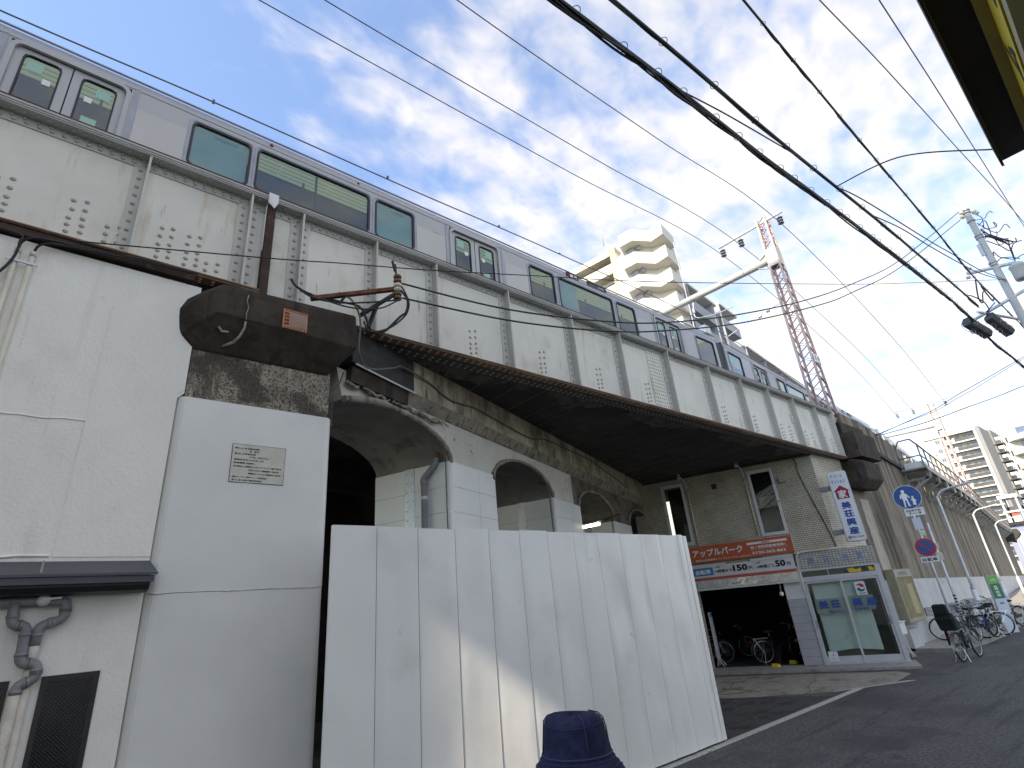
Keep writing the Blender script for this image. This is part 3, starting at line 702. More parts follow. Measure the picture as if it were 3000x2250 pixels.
def mesh_window(x0, x1, zb, zt):
    f = MB(); y = 6.005
    for a, b in (((x0,y,zb),(x0+.035,y+.014,zt)),((x1-.035,y,zb),(x1,y+.014,zt)),((x0+.035,y,zt-.04),(x1-.035,y+.014,zt)),((x0+.035,y,zb),(x1-.035,y+.014,zb+.04))): f.box(a, b)
    fo = f.build('window', 'door_brown', wb)
    MB().box((x0+.036,y+.010,zb+.041),(x1-.036,y+.0135,zt-.041)).build('pane', 'window_dark', fo)
    ms = MB(); d = .024; w = x1-x0-.07; h = zt-zb-.08; n = int((w+h)/d)
    for i in range(n):
        t = d*i
        for sgn in (1,-1):
            a = max(0, t-h); b = min(w, t)
            if b-a < .01: continue
            xa, xb = (x0+.035+a, x0+.035+b) if sgn > 0 else (x1-.035-a, x1-.035-b)
            ms.bar((xa,y+.006,zb+.04+t-a),(xb,y+.006,zb+.04+t-b), .0022)
    ms.build('mesh_screen', 'wire_grey', fo)
mesh_window(.155, .522, .85, 1.905); mesh_window(-.40, -.033, .85, 1.90)
def pipe_run(name, label, pts, r, mat, collars=(), tail=None, group='drain pipes under the eave'):
    t = thing(name, label, 'pipe', tuple(pts[0]), group)
    # straight runs with swept bends
    P = [Vector(p) for p in pts]; path = [P[0]]; q = MB()
    for i in range(1, len(P)-1):
        a, b, c = P[i-1], P[i], P[i+1]; rr_ = min(.05, (a-b).length*.49, (c-b).length*.49)
        p0 = b+(a-b).normalized()*rr_; p1 = b+(c-b).normalized()*rr_
        for k in range(5):
            u = k/4; path.append(p0*(1-u)**2 + b*2*u*(1-u) + p1*u*u)
    path.append(P[-1]); q.tube(path, r, 12); q.build('pipe', mat, t)
    for i in range(1, len(P)-1):
        for nb in (P[i-1], P[i+1]):
            d = (nb-P[i]); dl = d.length; d.normalize(); s = min(.052, dl*.45)
            MB().tube([P[i]+d*s, P[i]+d*(s+.025)], r*1.14, 12).build('collar', mat, t)
    return t
yq = 5.95
p1_ = pipe_run('drain_pipe', 'dark grey drain pipe with valve bending down below the eave', [(-2,yq,2.455),(.205,yq,2.45),(.207,yq,2.31),(.06,yq,2.27),(.062,yq,2.13)], .036, 'pipe_grey')
MB().tube([(.062,yq,2.14),(.068,yq+.01,1.98)], .034, 12).tube([(.068,yq+.01,1.98),(.066,yq+.01,1.86)],.036,12).build('old_pipe', 'pipe_white_old', p1_)
MB().lathe((.055,yq-.035,2.455), (0,-1,0), [(.045,0),(.045,.02),(.02,.03)], 14).bar((.055,yq-.06,2.462),(.165,yq-.06,2.47),.022,.014).build('valve', 'steel_pale', p1_)
p2_ = pipe_run('drain_pipe', 'dark grey drain pipe with double bend left of the valve pipe', [(-.115,yq-.02,2.45),(-.105,yq-.02,2.285),(-.012,yq-.02,2.28),(-.002,yq-.02,2.01),(.108,yq-.02,2.005),(.112,yq-.02,1.89),(.018,yq-.02,1.87),(.012,yq-.02,1.79)], .036, 'pipe_grey')
MB().tube([(.012,yq-.02,1.80),(.012,yq-.02,0.05)], .037, 12).build('old_pipe', 'pipe_white_old', p2_)
p3_ = tag(MB().tube([(.066,yq+.02,1.86),(.072,yq+.02,.05)], .034, 12).build('drain_pipe', 'pipe_white_old'), 'old flaking white pipe running down left of the mesh window', 'pipe', 'drain pipes under the eave')
for i, (x, lb) in enumerate(((-.738,'cream conduit at the left frame edge topped by a black cable'),(-.628,'cream conduit beside it, right one of the clamped pair'))):
    c = thing('conduit', lb, 'conduit', (x,5.97,2.8), 'cream conduits on the white wall')
    MB().tube([(x,5.975,2.78),(x,5.975,5.54)], .022, 10).build('pipe', 'conduit_cream', c)
    MB().tube([(x,5.975,5.53),(x,5.975,5.58)], .026, 10).build('end_collar', 'pipe_white_old', c)
    if i == 1: MB().bar((-.80,5.955,5.445),(-.57,5.955,5.437),.016,.022).build('clamp', 'steel_pale', c)
for i, (pts, lb) in enumerate((([(-.738,5.975,5.58),(-.72,5.95,5.66),(-.62,5.93,5.72),(-.3,5.93,5.75),(.2,5.92,5.79),(.72,5.9,5.80)], 'black cable leaving the left conduit along the rusty beam'),
                               ([(-.628,5.975,5.58),(-.60,5.95,5.66),(-.50,5.93,5.70),(-.2,5.92,5.735),(.3,5.92,5.775),(.72,5.9,5.79)], 'black cable leaving the right conduit along the rusty beam'),
                               ([(-1.6,5.9,5.65),(-.82,5.93,5.72),(-.74,5.94,5.62),(-.78,5.95,5.35),(-1.0,5.95,4.9)], 'loose black cable looping past the conduits'))):
    solo(MB().tube(smooth_path(pts,6), .012, 6), 'cable', 'cable_black', lb, 'cable', 'cables above the white wall')

# ------------------------------------------------------------------ white steel construction fence
fe = thing('construction_fence', 'tall white steel panel fence standing along the street edge', 'fence', (5.4,5.48,0))
random.seed(21); x = 2.205
for k in range(13):
    wd_ = .489 if k < 12 else .155
    nx, nz = 8, 22; vs = []; fs = []
    ph = [random.uniform(0,6.28) for _ in range(6)]; am = .004+.007*(k > 5); tilt = random.uniform(-.004,.004)
    dents = [(random.uniform(.05,.45), random.uniform(.4,2.7), random.uniform(.06,.16), random.uniform(.15,.45), random.uniform(.005,.016)*(1 if k > 4 else .5)) for _ in range(4)]
    for j in range(nz+1):
        z_ = .03 + (3.0+tilt*2)*j/nz
        for i in range(nx+1):
            u = wd_*i/nx
            d = am*sin(z_*2.1+ph[0])*sin(u*5+ph[1]) + .0025*sin(z_*5.3+ph[2]+u*3)
            for (du, dz, ru, rz, h) in dents: d += h*math.exp(-((u-du)/ru)**2-((z_-dz)/rz)**2)
            edge = min(u, wd_-u); d *= min(1, edge/.06) if edge < .06 else 1
            vs.append((x+.001+u*(.997), 5.48 + d + (.006 if i in (0,) else 0), z_))
    w1 = nx+1
    for j in range(nz):
        for i in range(nx): fs.append((j*w1+i, j*w1+i+1, (j+1)*w1+i+1, (j+1)*w1+i))
    b = MB(); b.add(vs, fs, True)
    b.box((x+.002,5.4865,.03),(x+.010,5.515,3.03)); b.box((x+wd_-.010,5.4865,.03),(x+wd_,5.515,3.03)); b.box((x+.013,5.487,3.005),(x+wd_-.011,5.513,3.029+tilt))
    b.build('panel', 'fence_paint', fe); x += .5 if k < 12 else .16
MB().box((8.366,5.476,.03),(8.47,5.53,3.02)).build('end_post', 'fence_paint', fe)
fr = MB()
for z_ in (.45,1.35,2.35,2.9): fr.tube([(2.26,5.56,z_),(8.45,5.56,z_)], .024, 8)
for xx in (2.32,4.0,5.8,7.6): fr.tube([(xx,5.61,0),(xx,5.61,2.95)], .024, 8)
fr.build('pipe_frame', 'galv', fe)
# ------------------------------------------------------------------ tiled shop building under the bridge
XF = -E_      # the viewer's left-to-right direction along the facade
tb = thing('tiled_building', 'beige mosaic tiled shop building standing under the girder bridge', 'building', tuple(F0))
def fbox(mb, s0, s1, z0, z1, o0, o1):
    """box on the facade between s0..s1 and z0..z1, from o0 to o1 in front of it"""
    return mb.prism([fac(s0,z0,o0),fac(s1,z0,o0),fac(s1,z1,o0),fac(s0,z1,o0)], tuple(NF*(o1-o0)))
def tiled(mb, name, mat, org, ax, parent):
    o = mb.build(name, mat, parent); uv_planar(o, org, ax, Z3); return o
W1 = (2.845, 3.575, 3.56, 5.53); W2 = (.10, .83, 3.53, 5.53)
fw = MB()
for s0, s1, z0, z1 in ((3.575,4.6,2.95,5.72),(2.845,3.575,5.53,5.72),(2.845,3.575,2.95,3.56),(.83,2.845,2.95,5.72),(.10,.83,5.53,5.72),(.10,.83,2.95,3.53),(-1.04,.10,2.95,5.72)):
    fbox(fw, s0, s1, z0, z1, -.2, 0)
tiled(fw, 'front_wall', 'tile_cream', F0, XF, tb)
lw = MB(); fbox(lw, 3.03, 4.6, 0, 2.949, -.2, -.002); fbox(lw, .60, 3.03, 2.22, 2.949, -.2, -.004); tiled(lw, 'lower_wall', 'tile_cream', F0, XF, tb)
sw = MB(); c0 = fac(-1.04, 0); sw.prism([(c0.x,c0.y,2.55),(19.32,6.29,2.55),(19.32,6.29,5.72),(c0.x,c0.y,5.72)], (.02,.25,0)); tiled(sw, 'side_wall', 'tile_cream', c0, X3, tb)
cp_ = MB(); fbox(cp_, -1.06, 4.6, 5.68, 5.73, .0, .06); cp_.build('top_trim', 'soot_concrete', tb)
for (s0, s1, z0, z1) in (W1, W2):
    f = MB()
    fbox(f, s0, s0+.08, z0, z1, -.06, .02); fbox(f, s1-.08, s1, z0, z1, -.06, .02); fbox(f, s0+.08, s1-.08, z1-.10, z1, -.06, .02); fbox(f, s0+.08, s1-.08, z0, z0+.09, -.06, .03)
    fo = f.build('window', 'alu_old', tb); p = MB(); fbox(p, s0+.08, s1-.08, z0+.09, z1-.10, -.05, -.04); p.build('pane', GLASS_SHOP, fo)
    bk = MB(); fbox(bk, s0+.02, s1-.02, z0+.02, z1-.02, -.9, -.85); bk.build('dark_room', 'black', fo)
    if s0 < 1:
        q = MB(); fbox(q, s0+.08, s1-.08, z0+.85, z0+.93, -.30, -.28); fbox(q, s0+.1, s1-.15, z0+.93, z0+1.2, -.32, -.30); q.build('inner_shelf', 'interior_tan', fo)
    k = MB(); hs = s1-.05 if s0 > 1 else s0+.04
    k.dome(fac(hs, z0+(.98 if s0 > 1 else .95), .02), tuple(NF), .028, 8); k.build('handle', 'girder_rust_edge', fo)
# small fittings on the tiles
vb = MB(); fbox(vb, -.22, -.03, 5.02, 5.19, 0, .10); solo(vb, 'vent_hood', 'notice_frame', 'small weathered vent hood on tiles right of the tall window', 'vent')
ab = MB(); fbox(ab, 1.80, 1.95, 5.16, 5.32, 0, .02); solo(ab, 'air_brick', 'soot_concrete', 'small grey air grille high on the tiles between the windows', 'vent')
for s, zt, zb, lb in ((2.72, 5.30, 3.50, 'thin spotlight on an arm beside the left tall window'), (.93, 5.35, 3.56, 'thin spotlight on an arm left of the right tall window')):
    t = thing('spot_lamp', lb, 'lamp', tuple(fac(s, zt)), 'spotlights above the parking sign')
    MB().tube([fac(s,zb,.03), fac(s,zt,.03)], .018, 8).build('conduit', 'conduit_cream', t)
    MB().tube(smooth_path([fac(s,zt,.03),fac(s,zt+.12,.06),fac(s+.04,zt+.30,.28),fac(s+.08,zt+.36,.46)],4), .014, 7).build('arm', 'alu_old', t)
    MB().lathe(fac(s+.10,zt+.42,.50), tuple(fac(0,-.25,.05)-fac(0,0,0)), [(.03,-.06),(.045,-.05),(.05,.10),(.062,.14)], 12).build('lamp_head', 'alu', t)
    bx = MB(); fbox(bx, s-.04, s+.05, zt-.10, zt, .0, .05); bx.build('junction_box', 'notice_frame', t)

# bicycle parking sign boards
sg = thing('parking_sign', 'orange bicycle parking sign board with white katakana above the garage', 'sign', tuple(fac(1.5,3.2,.1)))
b = MB(); fbox(b, .075, 3.06, 2.985, 3.475, .02, .10); b.build('board', 'orange_board', sg)
b = MB(); fbox(b, .06, .075, 2.985, 3.475, .02, .11); b.build('side_trim', 'alu_old', sg)
b = MB(); fbox(b, .20, 1.32, 3.335, 3.40, .10, .103); b.build('white_strip', 'white_ink', sg)
b = MB(); fbox(b, .20, 1.26, 3.19, 3.195, .10, .103); b.build('rule_line', 'white_ink', sg)
def ftext(s, sl, z, w, h, mat, par, o_=.103, bold=.02): return lettering(s, fac(sl, z, o_), XF, Z3, w, h, mat, par, bold=bold)
ftext('アップルパーク', 2.96, 3.15, 1.50, .225, 'white_ink', sg, bold=.035)
ftext('緊急及び故障連絡先 アップルパークコールセンター', 2.90, 3.022, 1.66, .052, 'white_ink', sg)
ftext('0120-363-863', 1.22, 3.05, .93, .085, 'white_ink', sg, bold=.03)
ftext('桜ノ宮駅前駐輪場第1', 1.24, 3.215, .97, .075, 'white_ink', sg, bold=.03)
ftext('管理番号', .90, 3.352, .22, .034, 'black_ink', sg, o_=.106)
ps = thing('price_sign', 'grey white price board reading 150 and 50 yen under the orange sign', 'sign', tuple(fac(1.5,2.7,.1)))
b = MB(); fbox(b, .165, 3.06, 2.545, 2.875, .03, .085); b.build('board', 'board_white', ps)
b = MB(); fbox(b, .163, 3.062, 2.465, 2.544, .03, .088); b.build('red_band', 'orange_red', ps)
b = MB(); fbox(b, .16, 1.33, 2.876, 2.935, .03, .11); fbox(b, 2.06, 3.06, 2.876, 2.92, .03, .11); b.build('lamp_trough', 'alu_old', ps)
b = MB(); fbox(b, 2.45, 3.055, 2.60, 2.83, .085, .088); b.build('blue_panel', pm('price_blue', (.03,.20,.42), .5, var=None).name, ps)
ftext('自転車', 2.98, 2.64, .46, .135, 'white_ink', ps, .091, .03)
ftext('入庫後', 2.40, 2.79, .18, .045, 'black_ink', ps, .088)
ftext('14時間まで', 2.40, 2.645, .50, .095, 'black_ink', ps, .088, .03)
ftext('150', 1.87, 2.64, .42, .185, 'black_ink', ps, .088, .05)
ftext('円', 1.42, 2.645, .10, .10, 'black_ink', ps, .088, .02)
b = MB(); fbox(b, 1.265, 1.27, 2.63, 2.85, .085, .088); b.build('rule_line', 'black_ink', ps)
ftext('以降', 1.20, 2.79, .13, .045, 'black_ink', ps, .088)
ftext('10時間ごと', 1.20, 2.645, .50, .095, 'black_ink', ps, .088, .03)
ftext('50', .68, 2.64, .28, .185, 'black_ink', ps, .088, .05)
ftext('円', .37, 2.645, .10, .10, 'black_ink', ps, .088, .02)
sb = thing('shutter_box', 'polished metal shutter box over the dark garage opening', 'shutter box', tuple(fac(1.5,2.3,.1)))
b = MB()
for s0, s1 in ((.17,1.1),(1.104,2.1),(2.104,3.08)): fbox(b, s0, s1, 2.235, 2.462, .01, .16)
b.build('casing', 'shutter_mirror', sb)
b = MB(); fbox(b, .16, 3.09, 2.18, 2.232, .02, .15); b.build('lower_lip', 'alu_old', sb)
b = MB(); fbox(b, 1.75, 1.98, 2.30, 2.33, .16, .164); b.build('maker_label', 'pipe_grey', sb)

# garage opening: jamb of grey blocks, dark interior
jb = thing('block_pillar', 'grey block pillar between garage opening and glass shop door', 'pillar', tuple(fac(.35,0)))
z_ = 0.05; rows_ = 0
b = MB(); fbox(b, .105, .615, .05, 2.93, -.9, -.012); b.build('core', 'seam_dark', jb)
while z_ < 1.55:
    for s0, s1 in (((.11,.61),) if True else ()):
        q = MB(); fbox(q, s0, s1, z_+.004, z_+.206, -.2, 0.0); q.build('block', 'block_grey', jb)
    z_ += .21
b = MB(); fbox(b, .11, .61, z_+.004, 2.6, -.2, .004); b.build('upper_panel', 'board_white', jb)
for i in range(5):
    q = MB(); fbox(q, .595, .66, .35+.33*i, .37+.33*i, -.02, .012); q.build('reflector', 'sign_red', jb)
cm = thing('security_camera', 'white round security camera under the shutter box corner', 'camera', tuple(fac(.72,1.95,.05)))
MB().lathe(fac(.72,1.90,.06), (0,0,1), [(.0,-.06),(.045,-.045),(.06,0),(.05,.05),(.02,.06)], 14).build('housing', 'white_paint', cm)
MB().bar(fac(.72,1.95,.06), fac(.70,2.18,.04), .03).build('bracket', 'pipe_grey', cm)
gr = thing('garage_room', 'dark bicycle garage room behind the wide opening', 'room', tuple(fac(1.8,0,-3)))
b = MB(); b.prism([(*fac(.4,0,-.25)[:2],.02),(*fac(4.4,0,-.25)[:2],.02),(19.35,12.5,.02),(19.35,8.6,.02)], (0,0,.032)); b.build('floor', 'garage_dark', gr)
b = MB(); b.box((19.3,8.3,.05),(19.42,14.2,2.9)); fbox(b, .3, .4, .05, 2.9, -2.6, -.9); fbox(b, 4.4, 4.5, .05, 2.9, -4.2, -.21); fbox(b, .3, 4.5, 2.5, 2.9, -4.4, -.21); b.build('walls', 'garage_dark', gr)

# the glazed shop front
sf = thing('storefront', 'aluminium sliding glass shop front with blue kanji lettering', 'shop front', tuple(fac(-.9,0)))
hb = MB(); fbox(hb, -1.88, .10, 2.49, 2.945, -.4, .02); tiled(hb, 'header', 'tile_header', F0, XF, sf)
for i, c in enumerate('賃貸売買'):
    ftext(c, (-.16,-.56,-1.05,-1.40)[i], 2.60, .18, .20, 'blue_faded', sf, .023, .03)
b = MB(); fbox(b, -.62+.0, -.60, 2.69, 2.71, .02, .023)
fr = MB()
for s0, s1, z0, z1 in ((.06,.11,.05,2.48),(-1.88,-1.76,.05,2.48)): fbox(fr, s0, s1, z0, z1, -.06, .02)
fbox(fr, -1.76, .06, 2.16, 2.285, -.06, .015); fbox(fr, -1.76, .06, 2.44, 2.485, -.06, .015); fbox(fr, -1.76, .06, .05, .075, -.06, .03); fbox(fr, -.62, -.60, 2.286, 2.439, -.05, .0); fr.build('frame', 'alu', sf)
tg = MB(); fbox(tg, -1.76, .06, 2.286, 2.439, -.04, -.035); tg.build('transom_pane', GLASS_SHOP, sf)
for s0, s1, o_ in ((-.89,.055,-.02),(-1.755,-.83,.0)):
    d = MB(); fbox(d, s0, s0+.055, .08, 2.155, o_-.03, o_); fbox(d, s1-.055, s1, .08, 2.155, o_-.03, o_); fbox(d, s0+.055, s1-.055, .08, .24, o_-.03, o_); fbox(d, s0+.055, s1-.055, 2.10, 2.155, o_-.03, o_)
    do = d.build('sliding_door', 'alu', sf)
    p = MB(); fbox(p, s0+.055, s1-.055, .24, 2.10, o_-.018, o_-.012); p.build('pane', GLASS_SHOP, do)
    h = MB(); hs = s1-.028 if s0 > -.9 else s0+.028
    fbox(h, hs-.013, hs+.013, .95, 1.15, o_, o_+.006); h.build('handle', 'pipe_grey', do)
cu = MB(); n = 14; vs = []; fs = []
for i in range(n+1):
    s = -.10 - 1.28*i/n
    vs += [fac(s, .34+.06*(1-abs(2*i/n-1)), -.16+.012*sin(i*2.1)), fac(s+.10*(i/n)*0, 2.08, -.15+.012*sin(i*2.1))]
for i in range(n): fs.append((2*i,2*i+2,2*i+3,2*i+1))
cu.add(vs, fs, True); cu.build('curtain', 'curtain', sf)
b = MB(); fbox(b, -.80, -.06, 1.32, 1.68, -.055, -.052); fbox(b, -1.50, -.91, 1.34, 1.70, -.04, -.037); b.build('film_band', 'film_band', sf)
for i, (c, s) in enumerate((('美',-.15),('荘',-.44),('興',-.98),('産',-1.31))): ftext(c, s, 1.43, .24, .21, 'blue_ink', sf, .006, .045)
ftext('☎6921', -.34, 1.30, .40, .085, 'blue_ink', sf, .006, .015); ftext('0449', -.99, 1.32, .33, .085, 'blue_ink', sf, .006, .015)
ir = MB(); fbox(ir, -1.75, .05, .06, 2.48, -1.75, -1.7); fbox(ir, -1.86, -1.80, .06, 2.48, -1.7, -.1); fbox(ir, .12, .14, .06, 2.48, -1.7, -.1); ir.build('room_wall', 'interior_tan', sf)
ir = MB(); fbox(ir, -1.75, .05, .052, .06, -1.7, -.1); fbox(ir, -1.4, -.3, .06, .5, -1.4, -.8); ir.build('room_floor', 'interior_tan', sf)
pw = thing('window_poster', 'white poster with red and teal swirl emblem inside the shop door', 'poster', tuple(fac(-1.27,1.9,.01)))
b = MB(); fbox(b, -1.40, -1.15, 1.70, 2.04, .004, .007); b.build('paper_sheet', 'sign_white', pw)
def arcpts(cx, cz, r, a0, a1, o_, n=14): return [fac(cx - r*cos(a0+(a1-a0)*i/n), cz + r*sin(a0+(a1-a0)*i/n), o_) for i in range(n+1)]
q = MB(); cx, cz = -1.275, 1.90
P = arcpts(cx, cz, .10, .0, pi*1.05, .008) + arcpts(cx+.05, cz, .05, pi, 0, .008, 8) ; q.prism(P, tuple(NF*.001)); q.build('red_swirl', 'sign_red', pw)
q = MB(); P = arcpts(cx, cz-.015, .10, pi*1.05, 2*pi-.25, .008) + arcpts(cx-.03, cz+.01, .065, -.5, -pi+.1, .008, 8); q.prism(P, tuple(NF*.001)); q.build('teal_swirl', 'teal', pw)
q = MB(); fbox(q, -1.37, -1.18, 1.745, 1.76, .007, .008); fbox(q, -1.35, -1.20, 1.72, 1.732, .007, .008); q.build('caption_lines', 'teal', pw)
sp = thing('door_sticker', 'small white paper with red print low on the left door', 'sticker', tuple(fac(-.16,.2)))
b = MB(); fbox(b, -.27, -.04, .12, .36, -.012, -.009); b.build('paper_sheet', 'sign_white', sp)
b = MB(); fbox(b, -.20, -.10, .18, .195, -.009, -.008); fbox(b, -.17, -.13, .245, .29, -.009, -.008); b.build('print', 'sticker_pink', sp)
ns = thing('door_sticker', 'round red no smoking style sticker at the top of the left door', 'sticker', tuple(fac(-.05,2.0)))
MB().torus(fac(-.06,2.0,-.010), tuple(NF), .055, .006, 20, 4).build('ring', 'sticker_pink', ns); MB().bar(fac(-.10,2.04,-.010), fac(-.02,1.96,-.010), .008,.003).build('bar', 'sticker_pink', ns)
yp = MB()
for s, w in ((-1.12,.30),(-1.62,.16)): yp.prism([fac(s,2.30,-.03),fac(s-w,2.30,-.03),fac(s-w-.02,2.40,-.03),fac(s-w*.6,2.36,-.03),fac(s-w*.4,2.42,-.03),fac(s+.03,2.40,-.03)], tuple(NF*.003))
solo(yp, 'paper_cutout', 'yellow', 'yellow cut paper pieces behind the transom glass', 'decoration')
cv_ = tag(MB().tube(smooth_path([fac(.12,1.9,.09),fac(.10,2.2,.10),fac(.09,2.75,.09),fac(.02,2.93,.08),fac(-.2,2.965,.06),fac(-1.0,2.985,.04)],5), .018, 8).build('conduit', 'conduit_cream'), 'grey conduit curling round the corner of the tiled shop header', 'conduit')
sl_ = MB(); fbox(sl_, -1.06, .95, 2.945, 2.975, .0, .05); solo(sl_, 'flashing', 'alu_old', 'thin metal flashing on top of the tiled shop header', 'flashing')

# projecting blade sign with kanji
bs = thing('blade_sign', 'tall white projecting sign with red house mark and blue kanji', 'sign', (17.5,5.9,4.1))
fac0 = fac
def fac(s, z, out_=0.0): return fac0(s-1.06, z, out_)
def rrect(s0, s1, z0, z1, r, o_, n=5):
    P = []
    for (cx, cz, a0) in ((s0-r,z0+r,pi*1.5),(s0-r,z1-r,0),(s1+r,z1-r,pi*.5),(s1+r,z0+r,pi)):
        for i in range(n+1):
            a = a0+pi/2*i/n; P.append(fac(cx+r*cos(a)*1.0, cz+r*sin(a), o_))
    return P
b = MB(); b.prism(rrect(-.245+.0, -.745, 3.09, 5.07, .07, .06), tuple(NF*-.22)); b.build('case', 'sign_white', bs)
b = MB(); b.prism(rrect(-.25, -.74, 3.095, 5.065, .07, .0605), tuple(NF*.012)); b.build('rim', 'alu', bs)
b = MB(); b.prism(rrect(-.268, -.722, 3.115, 5.045, .06, .073), tuple(NF*.002)); b.build('face', 'sign_white', bs)
T_ = .077
ftext('アパート', -.31, 4.875, .32, .105, 'navy_ink', bs, T_, .015); ftext('マンション', -.30, 4.715, .37, .105, 'navy_ink', bs, T_, .015)
q = MB(); q.prism([fac(s,z,T_-.001) for s,z in ((-.335,4.27),(-.335,4.48),(-.285,4.48),(-.495,4.655),(-.705,4.48),(-.655,4.48),(-.655,4.27))], tuple(NF*.001)); q.build('house_mark', 'maroon', bs)
ftext('家', -.385, 4.285, .22, .235, 'white_ink', bs, T_+.002, .03)
for i, c in enumerate('美荘興産'): ftext(c, -.375, 3.98-.235*i, .245, .205, 'blue_ink', bs, T_, .045)
ftext('☎6921-0449', -.295, 3.16, .40, .085, 'maroon', bs, T_, .015)
for z in (4.62, 3.38):
    b = MB(); b.obox(fac(-.50,z,-.05), XF, NF, Z3, (-.55,-.05,-.07), (.24,.05,.07)); b.build('bracket', 'pipe_grey', bs)
fac = fac0
cw = tag(MB().tube(smooth_path([fac(-.55,5.72,.03),fac(-.62,5.5,.05),fac(-.60,5.2,.04),fac(-.75,4.4,.03),fac(-.95,3.4,.02),fac(-.99,2.97,.03)],5), .012, 6).build('cable', 'cable_black'), 'black cable running down the tiles behind the blade sign', 'cable')

# ------------------------------------------------------------------ retaining wall of the embankment
WP = [(17.2,6.36),(19.6,6.30),(22.9,6.38),(26.6,6.82),(30.5,7.25),(39,8.15),(48.5,9.25),(60,10.75),(78,13.0),(97,15.1)]
def wy(x):
    for (x0,y0),(x1,y1) in zip(WP, WP[1:]):
        if x <= x1: return y0+(y1-y0)*(x-x0)/(x1-x0)
    return WP[-1][1]
rw = thing('retaining_wall', 'long stained concrete retaining wall carrying the railway', 'wall', (22,6.4,0))
def wallstrip(z0, z1, o0, o1, x0, x1, z0b=None, z1b=None):
    mb = MB(); xs = sorted({x0, x1} | {p[0] for p in WP if x0 < p[0] < x1}); n = len(xs); vs = []
    for i, x in enumerate(xs):
        t = (x-x0)/(x1-x0); za = z0+(z0b-z0)*t if z0b is not None else z0; zb = z1+(z1b-z1)*t if z1b is not None else z1
        y = wy(x); vs += [(x,y-o1,za),(x,y-o1,zb),(x,y-o0,zb),(x,y-o0,za)]
    fs = [(0,1,2,3),(4*n-4,4*n-1,4*n-2,4*n-3)]
    for i in range(n-1):
        a = 4*i; b = a+4
        for k in range(4): fs.append((a+k, b+k, b+(k+1)%4, a+(k+1)%4))
    return mb.add(vs, fs)
wallstrip(0, 6.45, -5, 0, 19.45, 97).build('wall', 'wall_concrete', rw)
MB().prism([(17.4,6.55,2.96),(19.44,6.5,2.96),(19.44,6.5,5.74),(17.4,6.55,5.74)], (0,1,0)).build('wing_wall', 'wall_concrete', rw)
bo_ = wallstrip(0, 2.02, .001, .018, 19.5, 97, None, .95).build('painted_band', 'wall_band', rw)
wallstrip(6.451, 6.60, -1.0, .10, 20.2, 30.6).build('cornice', 'fascia_dark', rw)
wallstrip(6.601, 7.62, -.3, .0, 20.9, 30.5).build('parapet', 'wall_concrete', rw)
jt = MB()
for x in (21.9,24.6,27.3,30,33.5,37,41,45.5,50.5,56,62,69,77,86):
    jt.box((x,wy(x)-.006,.0),(x+.025,wy(x)+.02,6.44))
jt.build('joint_lines', 'soot_concrete', rw)
MB().box((19.46,5.66,5.72),(21.3,6.28,6.55)).box((19.55,6.0,6.55),(21.6,6.9,6.98)).build('bearing_block', 'cap_concrete', rw)
pf = [(6.45,5.59),(6.02,5.71),(5.67,5.57),(5.68,4.99),(5.95,4.74),(6.45,4.82)]
o = MB().prism([(19.47,y,z) for y,z in pf], (1.35,0,0)).build('cap_beam', 'cap_concrete', rw)
o.modifiers.new('bev','BEVEL').width = .03
MB().prism([(19.46,y*.6+5.72*.4+.0,z*.55+5.2*.45) for y,z in pf[1:5]], (-.012,0,0)).build('lime_stain', 'fascia_dark', rw)
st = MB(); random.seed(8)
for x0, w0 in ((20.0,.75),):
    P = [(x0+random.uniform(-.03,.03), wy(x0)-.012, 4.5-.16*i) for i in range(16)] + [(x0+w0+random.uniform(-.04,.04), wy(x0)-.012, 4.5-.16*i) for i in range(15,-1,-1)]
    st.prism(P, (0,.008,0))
st.build('reflected_light', pm('wall_reflection', (.46,.40,.33), .95, var=(3,.12), streak=[((.25,.21,.16),5,.4,.5,.7,.7)]).name, rw)  # pale patch painted on for sunlight reflected onto the wall
EN = MB(); pf2 = [(13.8,6.45),(13.6,5.9),(14.4,4.9),(15.4,5.2),(15.4,6.45)]
EN.prism([(93,y-.55,z) for y,z in pf2], (3.6,.4,0)).build('end_corbel', 'soot_concrete', rw)
gb = MB(); gb.box((20.0,6.15,.05),(20.9,6.40,.62)); solo(gb, 'wall_slab', 'wall_band', 'pale slab of concrete leaning at the foot of the stained wall', 'slab')

# maintenance walkway on triangular brackets
mw = thing('walkway', 'steel maintenance walkway on triangular brackets along the railway wall', 'walkway', (28.3,6.6,6.3))
wallstrip(6.30, 6.36, .05, .98, 28.4, 93).build('deck', 'walk_galv', mw)
wallstrip(6.22, 6.46, .985, 1.0, 28.4, 93).build('edge_board', 'copper_pale' if 'copper_pale' in K else pm('copper_pale', (.50,.41,.34), .7, var=(2,.1)).name, mw)
x = 28.9; k = 0
while x < 92:
    y = wy(x); b = MB()
    b.bar((x,y-.03,6.25),(x,y-.97,6.25),.13,.10); b.bar((x,y-.04,6.2),(x,y-.04,5.42),.13,.10); b.bar((x,y-.93,6.20),(x,y-.93,5.90),.13,.10); b.bar((x,y-.93,5.96),(x,y-.06,5.42),.13,.12); b.bar((x,y-.90,5.93),(x,y-.05,5.93),.13,.10)
    b.build('bracket', 'walk_galv', mw); x += 2.45; k += 1
ra = MB(); xs = [28.45+1.6*i for i in range(40)]
for x in xs: ra.bar((x,wy(x)-.93,6.36),(x,wy(x)-.93,7.35),.05)
for a, b in zip(xs, xs[1:]):
    for z in (7.35,6.85): ra.bar((a,wy(a)-.93,z),(b,wy(b)-.93,z),.05 if z > 7 else .04)
y = wy(28.45)
